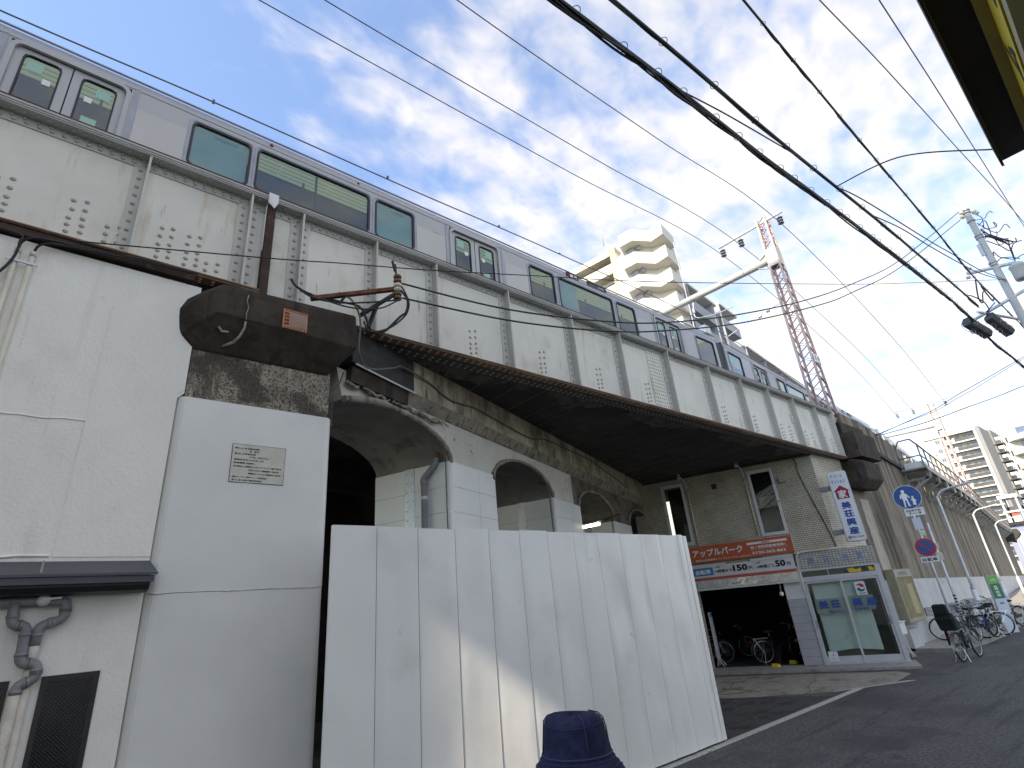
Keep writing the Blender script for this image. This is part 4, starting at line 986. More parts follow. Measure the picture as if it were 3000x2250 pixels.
for p, q in (((28.45,y-.93,7.35),(28.45,y-.75,7.62)),((28.45,y-.75,7.62),(28.45,y-.30,7.62)),((28.45,y-.30,7.62),(28.45,y-.1,7.3)),((28.45,y-.1,7.3),(28.45,y-.1,6.3)),((28.45,y-.93,6.85),(28.45,y-.1,6.85)),((28.45,y-.75,7.62),(30.05,wy(30.05)-.93,7.35))):
    ra.bar(p, q, .05)
ra.build('railing', 'walk_rail', mw)
MB().box((28.5,y-.9,6.37),(29.1,y-.2,6.62)).build('cable_box', 'board_white', mw)

# ------------------------------------------------------------------ street furniture along the wall
def street_lamp(x, y, label):
    t = thing('street_lamp', label, 'street lamp', (x,y,0), 'street lamps along the railway wall')
    MB().tube([(x,y,0),(x,y,1.45)], .085, 14).build('base_pole', 'steel_pale', t)
    P = smooth_path([(x,y,1.45),(x,y,4.55),(x,y-.03,4.85),(x,y-.22,5.05),(x,y-.55,5.11)],5)
    MB().tube(P, .05, 12, r1=.036).build('pole', 'steel_pale', t)
    MB().lathe((x,y,1.44), (0,0,1), [(.088,0),(.088,.03),(.052,.06)], 14).build('collar', 'galv', t)
    h = MB(); h.obox((x,y-.55,5.11), (0,-1,.13), X3, Z3, (0,-.07,-.035), (.62,.07,.03)); o = h.build('lamp_head', 'steel_pale', t); o.modifiers.new('bev','BEVEL').width = .02
street_lamp(26.78, 5.73, 'nearest curved grey street lamp beside the stained wall')
street_lamp(38.5, 6.98, 'second curved grey street lamp further along the wall')
street_lamp(50.8, 8.25, 'third curved grey street lamp before the end of the walkway')
street_lamp(86.8, 12.7, 'smallest and most distant curved street lamp against the blue building')
CD = Vector((-.965,-.25,0)).normalized(); CR = Vector((CD.y,-CD.x,0))    # signs face up the street towards the viewer
CR = -CR if CR.dot(Rv) < 0 else CR
def disc(mb, c, r, d0, d1, n=32):
    mb.prism([c + CR*(r*cos(2*pi*i/n)) + Z3*(r*sin(2*pi*i/n)) + CD*d0 for i in range(n)], tuple(CD*(d1-d0))); return mb
sx, sy = 20.45, 5.12
rsn = thing('road_sign', 'road sign pole with blue pedestrian disc above no parking disc', 'road sign', (sx,sy,0))
MB().tube([(sx,sy,0),(sx,sy,4.6)], .032, 10).build('pole', 'steel_pale', rsn)
c = Vector((sx,sy,4.33)); disc(MB(), c, .365, .04, .055).build('disc_rim', 'sign_white', rsn); disc(MB(), c, .35, .056, .060).build('disc_face', 'sign_blue', rsn)
def sil(pts, c, sc, d): return [c + CR*(x*sc) + Z3*(y*sc) + CD*d for x, y in pts]
man = [(-.06,.30),(.0,.32),(.06,.30),(.07,.22),(.03,.16),(.12,.10),(.16,.02),(.22,-.09),(.19,-.12),(.11,-.02),(.09,-.05),(.10,-.22),(.13,-.44),(.16,-.50),(.05,-.50),(.03,-.20),(-.02,-.20),(-.06,-.48),(-.02,-.52),(-.13,-.52),(-.11,-.44),(-.10,-.16),(-.12,-.05),(-.20,-.13),(-.18,.04),(-.12,.12),(-.04,.16),(-.08,.22)]
kid = [(.26,.02),(.32,.02),(.345,-.05),(.31,-.10),(.36,-.13),(.40,-.24),(.37,-.27),(.35,-.24),(.36,-.42),(.29,-.43),(.285,-.36),(.26,-.42),(.22,-.40),(.245,-.24),(.19,-.13),(.22,-.12),(.26,-.10),(.24,-.05)]
q = MB(); q.prism(sil(man, c+CR*-.07+Z3*.035, .62, .0605), tuple(CD*.002)); q.prism(sil(kid, c+CR*-.05+Z3*.0, .62, .0605), tuple(CD*.002)); q.build('walking_figures', 'white_ink', rsn)
def plate(cz, w, h, par, lines, cx=0, mat='sign_white'):
    o = Vector((sx,sy,cz)) + CR*cx
    b = MB(); b.obox(o, CR, CD, Z3, (-w/2,.036,-h/2), (w/2,.046,h/2)); b.build('plate', mat, par)
    for (s, y0, wh, hh, m_) in lines: lettering(s, o + CR*(-wh/2) + Z3*y0 + CD*.047, CR, Z3, wh, hh, m_, par, bold=.02)
plate(3.87, .50, .22, rsn, [('自転車を除く', .01, .42, .07, 'black_ink'), ('7ー9', -.085, .32, .08, 'black_ink')], .05)
plate(3.52, .22, .34, rsn, [], .02, 'totem_white'); plate(3.24, .16, .16, rsn, [], .05, 'paper_pale')
c = Vector((sx,sy,2.82)); disc(MB(), c, .26, .04, .052).build('disc_rim', 'sign_red', rsn); disc(MB(), c, .205, .053, .057).build('disc_face', 'sign_blue', rsn)
q = MB(); q.obox(c, (CR*.72-Z3*.69), CD, (CR*.69+Z3*.72), (-.215,.0575,-.022), (.215,.0600,.022)); q.build('slash', 'sign_red', rsn)
plate(2.47, .44, .15, rsn, [('自動車', -.05, .38, .10, 'black_ink')])
sx2, sy2 = 21.1, 5.02
r2_ = thing('road_sign', 'second grey pole wrapped in stickers with small yellow plate', 'road sign', (sx2,sy2,0))
MB().tube([(sx2,sy2,0),(sx2,sy2,3.55)], .038, 10).build('pole', 'steel_pale', r2_)
sx_, sx, sy_, sy = sx, sx2, sy, sy2
plate(2.55, .16, .22, r2_, [], .02, 'paper_pale'); plate(2.85, .20, .16, r2_, [], -.02, 'paper_pale')
b = MB(); random.seed(12)
for i in range(9): b.tube([(sx2,sy2,.72+.085*i),(sx2,sy2,.75+.085*i+random.uniform(0,.02))], .0395, 10)
b.build('sticker_wrap', 'black_ink', r2_)
nb = thing('notice_case', 'brown glazed notice case hanging on the stained wall beside shop', 'notice board', (20.9,6.0,1.5))
by = 6.06
b = MB().box((19.95,by,.78),(21.55,by+.22,2.30)); b.build('case', 'interior_tan', nb)
b = MB().box((19.97,by-.03,2.06),(21.53,by-.001,2.28)).box((19.97,by-.03,.80),(20.03,by-.001,2.06)).box((21.47,by-.03,.80),(21.53,by-.001,2.06)).box((20.03,by-.03,.80),(21.47,by-.001,.90)).box((20.62,by-.026,.90),(20.66,by-.001,2.06)); b.build('frame', 'notice_frame', nb)
MB().box((20.03,by-.012,.90),(21.47,by-.006,2.06)).build('board', 'notice_board', nb); MB().box((20.80,by-.016,1.0),(21.25,by-.0125,1.85)).build('poster', 'paper', nb)
b = MB()
for i in range(6): b.box((20.3+.14*i,by-.034,2.12),(20.38+.14*i,by-.0305,2.22))
b.build('raised_marks', 'walk_rail', nb)
dq = thing('downpipe', 'black square downpipe between the shop front and notice case', 'pipe', (18.7,6.0,0))
MB().box((18.55,6.0,2.35),(18.85,6.22,2.72)).build('hopper', 'door_brown', dq); MB().tube([(18.7,6.12,2.36),(18.7,6.12,.1)], .055, 10).build('pipe', 'door_brown', dq); MB().box((18.6,6.08,1.6),(18.8,6.22,1.64)).build('bracket', 'door_brown', dq)
mt_ = thing('meter_box', 'small white meter box on the wall beside shop corner', 'meter box', (18.8,5.9,.75))
MB().box((18.58,5.9,.60),(19.0,6.12,.90)).build('box', 'white_paint', mt_); MB().box((18.54,5.87,.90),(19.04,6.14,.925)).build('lid', 'board_white', mt_)
b = MB(); random.seed(14)
for i in range(4): b.tube(smooth_path([(18.65+.06*i,6.0,.60),(18.63+.07*i,5.95,.42),(18.60+.09*i,5.9+random.uniform(-.05,.05),.2),(18.6+.1*i,5.85,.03)],4), .014, 6)
b.build('pipes', 'pipe_white_old', mt_)
# totem sign
ts = thing('totem_sign', 'slim bicycle parking totem with green top panels by the kerb', 'sign', (24.55,4.66,.1))
tx0, ty0 = 24.55, 4.66; TR = Vector((.55,-.83,0)).normalized(); TN = Vector((-.83,-.55,0)).normalized()
def tbox(mb, a0, a1, z0, z1, d0, d1): return mb.obox((tx0,ty0,0), TR, TN, Z3, (a0,d0,z0), (a1,d1,z1))
tbox(MB(), -.16,.16,.12,1.86,-.06,.06).build('body', 'totem_white', ts); tbox(MB(), -.15,.15,1.60,1.855,.061,.064).build('upper_panel', 'totem_lime', ts); tbox(MB(), -.15,.15,1.14,1.598,.061,.064).build('lower_panel', 'totem_green', ts)
q = MB(); cc = Vector((tx0,ty0,1.70))+TN*.066
for d in (-.05,.05): q.torus(cc+TR*d, tuple(TN), .035, .006, 16, 4)
q.bar(cc+TR*-.05, cc+TR*.01+Z3*.05,.008).bar(cc+TR*.05, cc+TR*.03+Z3*.07,.008).bar(cc+TR*-.02+Z3*.05, cc+TR*.04+Z3*.045,.008); q.build('bicycle_mark', 'white_ink', ts)
for i, ch_ in enumerate('一時利用'): lettering(ch_, Vector((tx0,ty0,1.50-.10*i))+TR*-.05+TN*.065, TR, Z3, .10, .03 if ch_ == '一' else .085, 'white_ink', ts, bold=.03)
tbox(MB(), -.06,.06,.98,1.02,.061,.064).build('small_print', 'navy_ink', ts)
# bicycle rack rails
bk_ = thing('bicycle_rack', 'grey tubular bicycle rack in front of the white painted band', 'bicycle rack', (25,5.6,.1))
q = MB()
for i in range(12):
    x = 22.3+.75*i; y = wy(x)-.85
    q.tube(smooth_path([(x,y,.12),(x,y,.75),(x,y+.08,.82),(x,y+.5,.82)],4), .022, 8)
q.tube([(22.2,wy(22.2)-.85,.62),(30.6,wy(30.6)-.85,.62)], .022, 8).tube([(22.2,wy(22.2)-.85,.30),(30.6,wy(30.6)-.85,.30)], .022, 8); q.build('rails', 'steel_pale', bk_)
pk = MB().box((25.6,5.25,.55),(26.05,5.27,.95)); pks = thing('parking_sign', 'white panel with blue P hanging on the bicycle rack', 'sign', (25.8,5.25,.7)); pk.build('panel', 'sign_white', pks)
lettering('P', (25.72,5.245,.62), X3, Z3, .18, .26, 'blue_ink', pks, bold=.03)

# ------------------------------------------------------------------ bicycles
def make_bike(loc, head, label, group, fcol='bike_black', basket=True, seat=False, lean=0.06, spoke_n=20, guards='bike_silver', screen=False):
    """built along +x with the front wheel at +x, then turned"""
    t = thing('bicycle', label, 'bicycle', (0,0,0), group); R_ = .33; xf, xr = .54, -.54
    fr = MB()
    bb = (-.10,0,.27); st_ = (-.24,0,.62); hd = (.40,0,.78); hb_ = (.44,0,.62)
    for a, b, r in ((hb_,bb,.020),(hb_,(-.17,0,.42),.015),(bb,(-.27,0,.74),.016)): fr.tube([a,b], r, 8)
    for sgn in (-1,1):
        fr.tube([bb,(xr,.05*sgn,R_)], .010, 6); fr.tube([(-.22,.0,.58),(xr,.05*sgn,R_)], .009, 6)
    fr.tube([(.405,0,.82),(.45,0,.58)], .020, 8); fr.build('frame', fcol, t)
    fk = MB()
    for sgn in (-1,1): fk.tube([(.455,.035*sgn,.60),(.475,.05*sgn,.5),(xf,.05*sgn,R_)], .011, 6)
    fk.build('fork', 'bike_silver', t)
    for nm, xx in (('front_wheel',xf),('rear_wheel',xr)):
        w = MB().torus((xx,0,R_), (0,1,0), R_-.02, .021, 28, 6).build(nm, 'tyre', t)
        MB().torus((xx,0,R_), (0,1,0), R_-.045, .010, 28, 4).build('rim', 'bike_silver', w)
        s = MB()
        for i in range(spoke_n):
            a = 2*pi*i/spoke_n; s.bar((xx,.02*(-1)**i,R_),(xx+(R_-.05)*cos(a),0,R_+(R_-.05)*sin(a)),.003)
        s.lathe((xx,-.05,R_),(0,1,0),[(.02,0),(.025,.05),(.02,.10)],8); s.build('spokes', 'bike_silver', w)
        gd = MB(); vs = []; fs = []; a0, a1 = (.5,2.6) if nm == 'front_wheel' else (.35,3.3)
        for i in range(13):
            a = a0+(a1-a0)*i/12
            for yy in (-.03,.03): vs.append((xx+(R_+.03)*cos(a), yy, R_+(R_+.03)*sin(a)))
        for i in range(12): fs.append((2*i,2*i+1,2*i+3,2*i+2))
        gd.add(vs, fs, True); gd.build('mudguard', guards, t)
    hbm = MB(); hbm.tube([(.40,0,.80),(.38,0,.98)], .013, 8)
    hbm.tube(smooth_path([(.18,-.29,.98),(.30,-.27,1.02),(.39,-.12,1.0),(.39,.12,1.0),(.30,.27,1.02),(.18,.29,.98)],4), .012, 8); hbm.build('handlebar', 'bike_silver', t)
    gp = MB()
    for sgn in (-1,1): gp.tube([(.28,.275*sgn,1.018),(.16,.292*sgn,.975)], .018, 8)
    gp.build('grips', 'tyre', t)
    sd = MB(); sd.tube([(-.26,0,.70),(-.29,0,.82)], .013, 8).build('seat_post', 'bike_silver', t)
    sd = MB(); sd.lathe((-.30,0,.84),(0,0,1),[(.03,-.03),(.11,-.01),(.115,.02),(.07,.05)],12); o = sd.build('saddle', 'seat_black', t); 
    for v in o.data.vertices: v.co.x = (v.co.x+.30)*1.25-.30; v.co.y *= .75 if v.co.x > -.3 else 1.0
    cg = MB(); cg.lathe((-.10,.04,.27),(0,1,0),[(.09,0),(.09,.012)],16); cg.bar((-.10,.06,.27),(-.06,.06,.12),.02).bar((-.06,.06,.12),(-.06,.13,.12),.05,.02).bar((-.10,-.05,.27),(-.14,-.05,.42),.02).bar((-.14,-.05,.42),(-.14,-.13,.42),.05,.02)
    cg.bar((-.12,.05,.31),(-.54,.05,.37),.05,.09); cg.build('chain_guard', 'bike_black', t)
    ks = MB(); ks.bar((-.54,.06,.33),(-.62,.16,.01),.014).bar((-.54,-.06,.33),(-.62,-.16,.01),.014); ks.build('stand', 'bike_silver', t)
    if basket:
        b = MB(); x0, x1, y0, z0, z1 = .50, .80, .17, .72, .96
        for i in range(7):
            z = z0+(z1-z0)*i/6; k = .8+.2*i/6
            for a, c in (((x0,-y0*k),(x1,-y0*k)),((x1,-y0*k),(x1,y0*k)),((x1,y0*k),(x0,y0*k)),((x0,y0*k),(x0,-y0*k))): b.bar((*a,z),(*c,z),.006)
        for i in range(9):
            u = -1+2*i/8
            b.bar((x1,y0*.8*u,z0),(x1,y0*u,z1),.005).bar((x0,y0*.8*u,z0),(x0,y0*u,z1),.005)
            xx = x0+(x1-x0)*i/8; b.bar((xx,-y0*.8,z0),(xx,-y0,z1),.005).bar((xx,y0*.8,z0),(xx,y0,z1),.005).bar((xx,-y0*.8,z0),(xx,y0*.8,z0),.005)
        b.build('basket', 'bike_black', t)
    MB().bar((-.35,.0,.69),(-.80,.0,.69),.12,.012).bar((-.78,.05,.69),(-.54,.05,.33),.012).bar((-.78,-.05,.69),(-.54,-.05,.33),.012).build('carrier', 'bike_silver', t)
    if seat:
        b = hull([(-.50,-.17,.72),(-.50,.17,.72),(-.80,-.19,.72),(-.80,.19,.72),(-.88,-.21,1.0),(-.88,.21,1.0),(-.86,-.20,1.14),(-.86,.20,1.14),(-.76,-.19,1.14),(-.76,.19,1.14),(-.50,-.20,.92),(-.50,.20,.92)])
        o = b.build('child_seat', 'seat_black', t); o.modifiers.new('bev','BEVEL').width = .04
        b = hull([(-.90,-.17,1.10),(-.90,.17,1.10),(-.92,-.155,1.34),(-.92,.155,1.34),(-.82,-.17,1.10),(-.82,.17,1.10),(-.86,-.15,1.35),(-.86,.15,1.35)])
        o = b.build('headrest', 'seat_black', t); o.modifiers.new('bev','BEVEL').width = .03
        MB().box((-.60,-.19,.38),(-.50,-.15,.72)).box((-.60,.15,.38),(-.50,.19,.72)).build('foot_well', 'seat_black', t)
    MB().lathe((-.88,0,.60),(-1,0,0),[(.035,0),(.03,.02)],10).build('rear_reflector', 'sign_red', t)
    t.rotation_euler = (lean, 0, head); t.location = loc
    return t
def copy_bike(src, loc, head, label, lean=.06):
    r = src.copy(); COL.objects.link(r); r.location = loc; r.rotation_euler = (lean,0,head); r['label'] = label
    for ch in list(src.children):
        c = ch.copy(); COL.objects.link(c); c.parent = r
        for g_ in ch.children:
            d = g_.copy(); COL.objects.link(d); d.parent = c
    return r
GB = 'bicycles parked along the railway wall'
make_bike((18.55,4.52,.0), radians(-6), 'black bicycle with big child seat standing out in the street', GB, seat=True, basket=True, lean=0)
b1 = make_bike((22.35,4.86,.12), radians(168), 'dark blue bicycle with front basket beside the sticker pole', GB, fcol='bike_blue', guards='bike_black')
copy_bike(b1, (23.4,5.15,.12), radians(118), 'dark blue bicycle nosed into the rack left of the totem')
b3 = make_bike((26.3,4.95,.12), radians(150), 'black bicycle at the right frame edge behind the totem', GB)
copy_bike(b3, (24.9,5.4,.12), radians(100), 'black bicycle nosed into the rack just behind the totem')
copy_bike(b3, (27.6,5.5,.12), radians(100), 'black bicycle in the rack beside the white P panel')
copy_bike(b3, (22.5,5.45,.12), radians(110), 'black bicycle in the rack closest to the two sign poles')
GI = 'bicycles inside the dark garage'
g1 = make_bike((16.75,10.95,.05), radians(-62), 'bicycle showing its bright wheel rim at the left garage edge', GI, basket=False)
copy_bike(g1, (18.35,11.0,.05), radians(-55), 'dim bicycle farthest back inside the dark garage')
g3 = make_bike((17.35,8.80,.05), radians(-38), 'black bicycle with swept handlebar locked at the garage entrance', GI, basket=True, guards='bike_silver')
for i, (p, lb) in enumerate((((16.25,8.50,.05), 'yellow wheel stop at the tip of a sloping black locking ramp'), ((17.0,8.35,.05), 'yellow wheel stop deeper beside the block pillar'))):
    t = thing('wheel_lock', lb, 'bicycle lock', p, 'bicycle locking ramps in the garage')
    o = hull([(p[0]-.08,p[1]-.09,.055),(p[0]-.08,p[1]+.09,.055),(p[0]+.10,p[1]-.09,.055),(p[0]+.10,p[1]+.09,.055),(p[0]-.04,p[1]-.09,.15),(p[0]-.04,p[1]+.09,.15),(p[0]+.08,p[1]-.09,.11),(p[0]+.08,p[1]+.09,.11)]).build('stop', 'yellow', t)
    MB().bar((p[0]+.1,p[1],.10),(p[0]+.75,p[1]+.15,.50),.12,.10).build('ramp', 'bike_black', t)
sdn = thing('sign_stand', 'narrow standing sign just inside the left garage edge', 'sign', tuple(fac(2.85,.05,-.5)))
b = MB(); fbox(b, 2.93, 2.97, .25, 1.55, -.85, -.45); b.build('board', 'board_white', sdn); b = MB(); fbox(b, 2.925, 2.93, 1.42, 1.53, -.83, -.47); b.build('blue_header', 'price_blue', sdn)
b = MB()
for o_ in (-.82,-.48): b.bar(fac(2.95,.25,o_), fac(2.80,.05,o_), .03).bar(fac(2.95,.25,o_), fac(3.0,.05,o_), .03)
b.build('legs', 'steel_pale', sdn)
# ------------------------------------------------------------------ commuter train
DOORS = [(2.0,3.2),(8.41,9.61),(14.91,16.13)]
WINS = [(.2,1.1),(4.0,4.755),(4.89,6.70),(6.855,7.58),(10.455,11.16),(11.34,13.175),(13.36,14.05),(16.89,17.8)]
def train_car(p0, ang, label, blinds=(), led=True, lit=True):
    """side face on local y=0 facing -y, x along the car"""
    t = thing('train_car', label, 'train car', (0,0,0), 'cars of the silver commuter train')
    zb, zs, ze, w = 7.15, 8.22, 9.13, 2.55; L = 18.0; zt = 8.99
    sd = MB(); op = sorted([(a,b,zs,zt) for a,b in WINS] + [(a-.02,b+.02,7.3,9.10) for a,b in DOORS]); x = 0
    for a, b, z0, z1 in op:
        sd.box((x,0,zb),(a,.05,ze)); sd.box((a,0,z1),(b,.05,ze)); sd.box((a,0,zb),(b,.05,z0)); x = b
    sd.box((x,0,zb),(L,.05,ze)); so_ = sd.build('side_wall', 'train_steel', t)
    cv = [(0,ze),(0.005,9.20),(.05,9.30),(.16,9.385),(.40,9.46),(.8,9.52),(w/2,9.54),(w-.8,9.52),(w-.40,9.46),(w-.16,9.385),(w-.05,9.30),(w,ze)]
    rf = MB(); rf.prism([(0,y,z) for y,z in cv[:4]]+[(0,.2,9.36),(0,.06,9.13)], (L,0,0)); rf.build('roof_edge', 'train_roofline', t)
    rf = MB(); rf.prism([(0,y,z) for y,z in cv[3:9]]+[(0,w-.3,9.3),(0,.3,9.3)], (L,0,0)); rf.build('roof', 'train_roof', t)
    sm = MB(); sm.box((0,-.012,9.285),(L,.02,9.30)); sm.box((0,-.008,9.122),(L,.0,9.134)); sm.build('gutter', 'train_roof', t)
    fs = MB(); x = 0
    for a, b in [(0,0)]+WINS+[(L,L)]: pass
    fs.box((0,w-.05,zb),(L,w,zs)).box((0,w-.05,zt),(L,w,9.3))
    x = 0
    for a, b in WINS+[]: fs.box((x,w-.05,zs),(a,w,zt)); x = b
    fs.box((x,w-.05,zs),(L,w,zt)); fs.box((0,.05,zb),(.06,w-.05,9.3)).box((L-.06,.05,zb),(L,w-.05,9.3)); fs.build('far_side', 'train_dark', t)
    for a, b in ((3.32,3.92),(7.66,8.28),(9.75,10.38),(14.13,14.78)): MB().box((a,-.006,zb),(b,-.0005,8.80)).build('side_panel', 'train_panel', t)
    it = MB(); it.box((.07,.06,9.14),(L-.07,w-.06,9.18)); it.build('ceiling', 'train_ceiling', t)
    lp = MB()
    for y in [.16+.085*i for i in range(5)]+[1.9+.085*i for i in range(5)]: lp.box((.3,y,9.12),(L-.3,y+.05,9.138))
    for i in range(22): lp.box((.5+.8*i,.3,9.125),(.52+.8*i,.5,9.139))
    lp.build('ceiling_lamp', 'train_lamp' if lit else 'train_ceiling', t)
    fl = MB(); fl.box((.07,.06,zb),(L-.07,w-.06,zb+.1)); 
    for a, b in ((3.5,8.1),(9.9,14.6)): fl.box((a,.10,7.6),(b,.5,7.75)).box((a,.06,7.75),(b,.16,8.25)).box((a,w-.5,7.6),(b,w-.1,7.75)).box((a,w-.16,7.75),(b,w-.06,8.25))
    for i in range(12): fl.box((1.5+1.4*i,.42,7.2),(1.53+1.4*i,.45,9.1)); fl.box((.5,.43,8.98),(L-.5,.45,9.0))
    fl.build('interior', 'train_seat', t)
    uf = MB(); uf.box((.2,.2,6.95),(L-.2,w-.2,zb-.002)); uf.build('underframe', 'train_dark', t)
    def ring(mb, a, b, z0, z1, wd, y0, y1, r=.07):
        n = 5; outr = []; inr = []
        for (cx, cz, a0) in ((b,z1,0),(a,z1,pi/2),(a,z0,pi),(b,z0,1.5*pi)):
            sxn = -1 if cx == b else 1; szn = -1 if cz == z1 else 1
            for i in range(n+1):
                an = a0+pi/2*i/n
                outr.append((cx+sxn*r+(r+wd)*cos(an), cz+szn*r+(r+wd)*sin(an))); inr.append((cx+sxn*r+(r)*cos(an), cz+szn*r+r*sin(an)))
        k = len(outr); vs = [(x,y0,z) for x,z in outr]+[(x,y0,z) for x,z in inr]+[(x,y1,z) for x,z in outr]+[(x,y1,z) for x,z in inr]; f = []
        for i in range(k):
            j = (i+1)%k; f += [(i,j,k+j,k+i),(2*k+i,3*k+i,3*k+j,2*k+j),(i,2*k+i,2*k+j,j),(k+i,k+j,3*k+j,3*k+i)]
        return mb.add(vs, f)
    for i, (a, b) in enumerate(WINS):
        f = ring(MB(), a+.005, b-.005, zs+.005, zt-.005, .032, -.012, .012); wo = f.build('window', 'train_rubber', t)
        g_ = MB().box((a+.002,.012,zs+.002),(b-.002,.018,zt-.002)); g_.build('pane', GLASS_TRAIN, wo)
        o_ = ring(MB(), a-.035, b+.035, zs-.035, zt+.035, .035, -.010, .0); o_.build('outer_rim', 'train_blue_edge', wo)
        if i in blinds:
            bb = b if i != 5 else a+.62
            MB().box((a+.01,.03,zs+.02),(bb-.01,.036,zt-.03)).build('blind', 'blind', wo)
            if b-a < 1: MB().box((a+.27,.019,zt-.11),(b-.16,.024,zt-.07)).build('blind_handle', 'sticker_green', wo)
        elif b-a > 1: MB().bar(((a+b)/2,.03,zs),((a+b)/2,.03,zt),.03).build('mullion', 'train_dark', wo)
    for a, b in DOORS:
        fr = ring(MB(), a+.03, b-.03, 7.30, 9.06, .055, -.022, .02, .09); fo = fr.build('door_frame', 'train_steel', t)
        for e0 in (b+.05, a-.11): MB().box((e0,-.008,zb),(e0+.06,-.001,9.13)).build('edge_strip', 'train_blue_edge', fo)
        mid = (a+b)/2
        for k, (x0, x1, p0_, p1_) in enumerate(((a+.03,mid-.008,a+.13,mid-.11),(mid+.008,b-.03,mid+.11,b-.13))):
            d = MB(); d.box((x0,.03,7.32),(p0_,.055,9.05)).box((p1_,.03,7.32),(x1,.055,9.05)).box((p0_,.03,8.97),(p1_,.055,9.05)).box((p0_,.03,7.32),(p1_,.055,8.0))
            do = d.build('door', 'train_steel', t); rg = ring(MB(), p0_+.01, p1_-.01, 8.01, 8.96, .02, .022, .05, .06); rg.build('window_rim', 'train_rubber', do)
            MB().box((p0_,.040,8.0),(p1_,.046,8.97)).build('pane', GLASS_TRAIN, do)
            sx0 = p0_+.05 if k == 0 else p1_-.20
            MB().box((sx0,.036,8.74),(sx0+.15,.0395,8.90)).build('green_sticker', 'sticker_green', do)
            if k: MB().box((p0_+.08,.036,8.18),(p0_+.24,.0395,8.36)).build('green_sticker', 'sticker_green', do)
            q = MB(); sx1 = p1_-.14 if k == 0 else p0_+.06
            q.box((sx1,.036,8.60),(sx1+.08,.0395,8.69)); q.build('white_sticker', 'sticker_white', do)
            q = MB(); q.lathe(((p0_+.03 if k == 0 else p1_-.05),.0395,8.06),(0,-1,0),[(.03,0),(.03,.003)],12); q.build('round_sticker', 'sticker_pink', do)
        MB().box((mid-.008,.036,7.32),(mid+.008,.05,9.05)).build('door_seal', 'black', fo)
    sl_ = MB(); sl_.dome((5.05,-.001,9.19),(0,-1,0),.028,8).dome((6.51,-.001,9.19),(0,-1,0),.022,8); sl_.build('side_lamp', 'maroon', t)
    if led:
        b = MB().box((11.63,-.006,9.145),(12.04,-.001,9.27)); lo = b.build('display', 'black', t); q = MB().box((11.76,-.008,9.17),(11.86,-.0065,9.245)).box((11.90,-.008,9.17),(11.99,-.0065,9.245)); q.build('lit_cells', 'sticker_white', lo)
        MB().torus((11.695,-.0075,9.21),(0,1,0),.028,.008,12,4).build('red_ring', 'sign_red', lo)
        b = MB().box((12.34,-.006,9.145),(13.03,-.001,9.265)); lo = b.build('display', 'black', t); q = MB().box((12.42,-.008,9.18),(12.66,-.0065,9.20)).box((12.72,-.008,9.17),(12.95,-.0065,9.23)); q.build('lit_cells', 'pipe_grey', lo)
        MB().box((8.0,-.004,8.78),(8.16,-.001,8.81)).build('door_mark', 'black', t)
    gw = MB(); gw.box((L,.1,7.2),(L+.55,w-.1,9.2)); gw.build('gangway', 'train_rubber', t)
    MB().box((L-.35,.02,9.36),(L-.05,.30,9.62)).build('roof_box', 'white_paint', t)
    t.location = (*p0, 0); t.rotation_euler = (0,0,ang)
    return t
train_car((-3.5,7.0), 0.0, 'nearest silver train car with pale green blinds above the cream girder', blinds=(1,3,5))
train_car((15.08,7.06), radians(4.3), 'second silver train car behind the pink lattice mast', blinds=(2,6), led=True)
train_car((33.7,8.5), radians(7.2), 'farthest silver train car above the stained retaining wall', led=False)

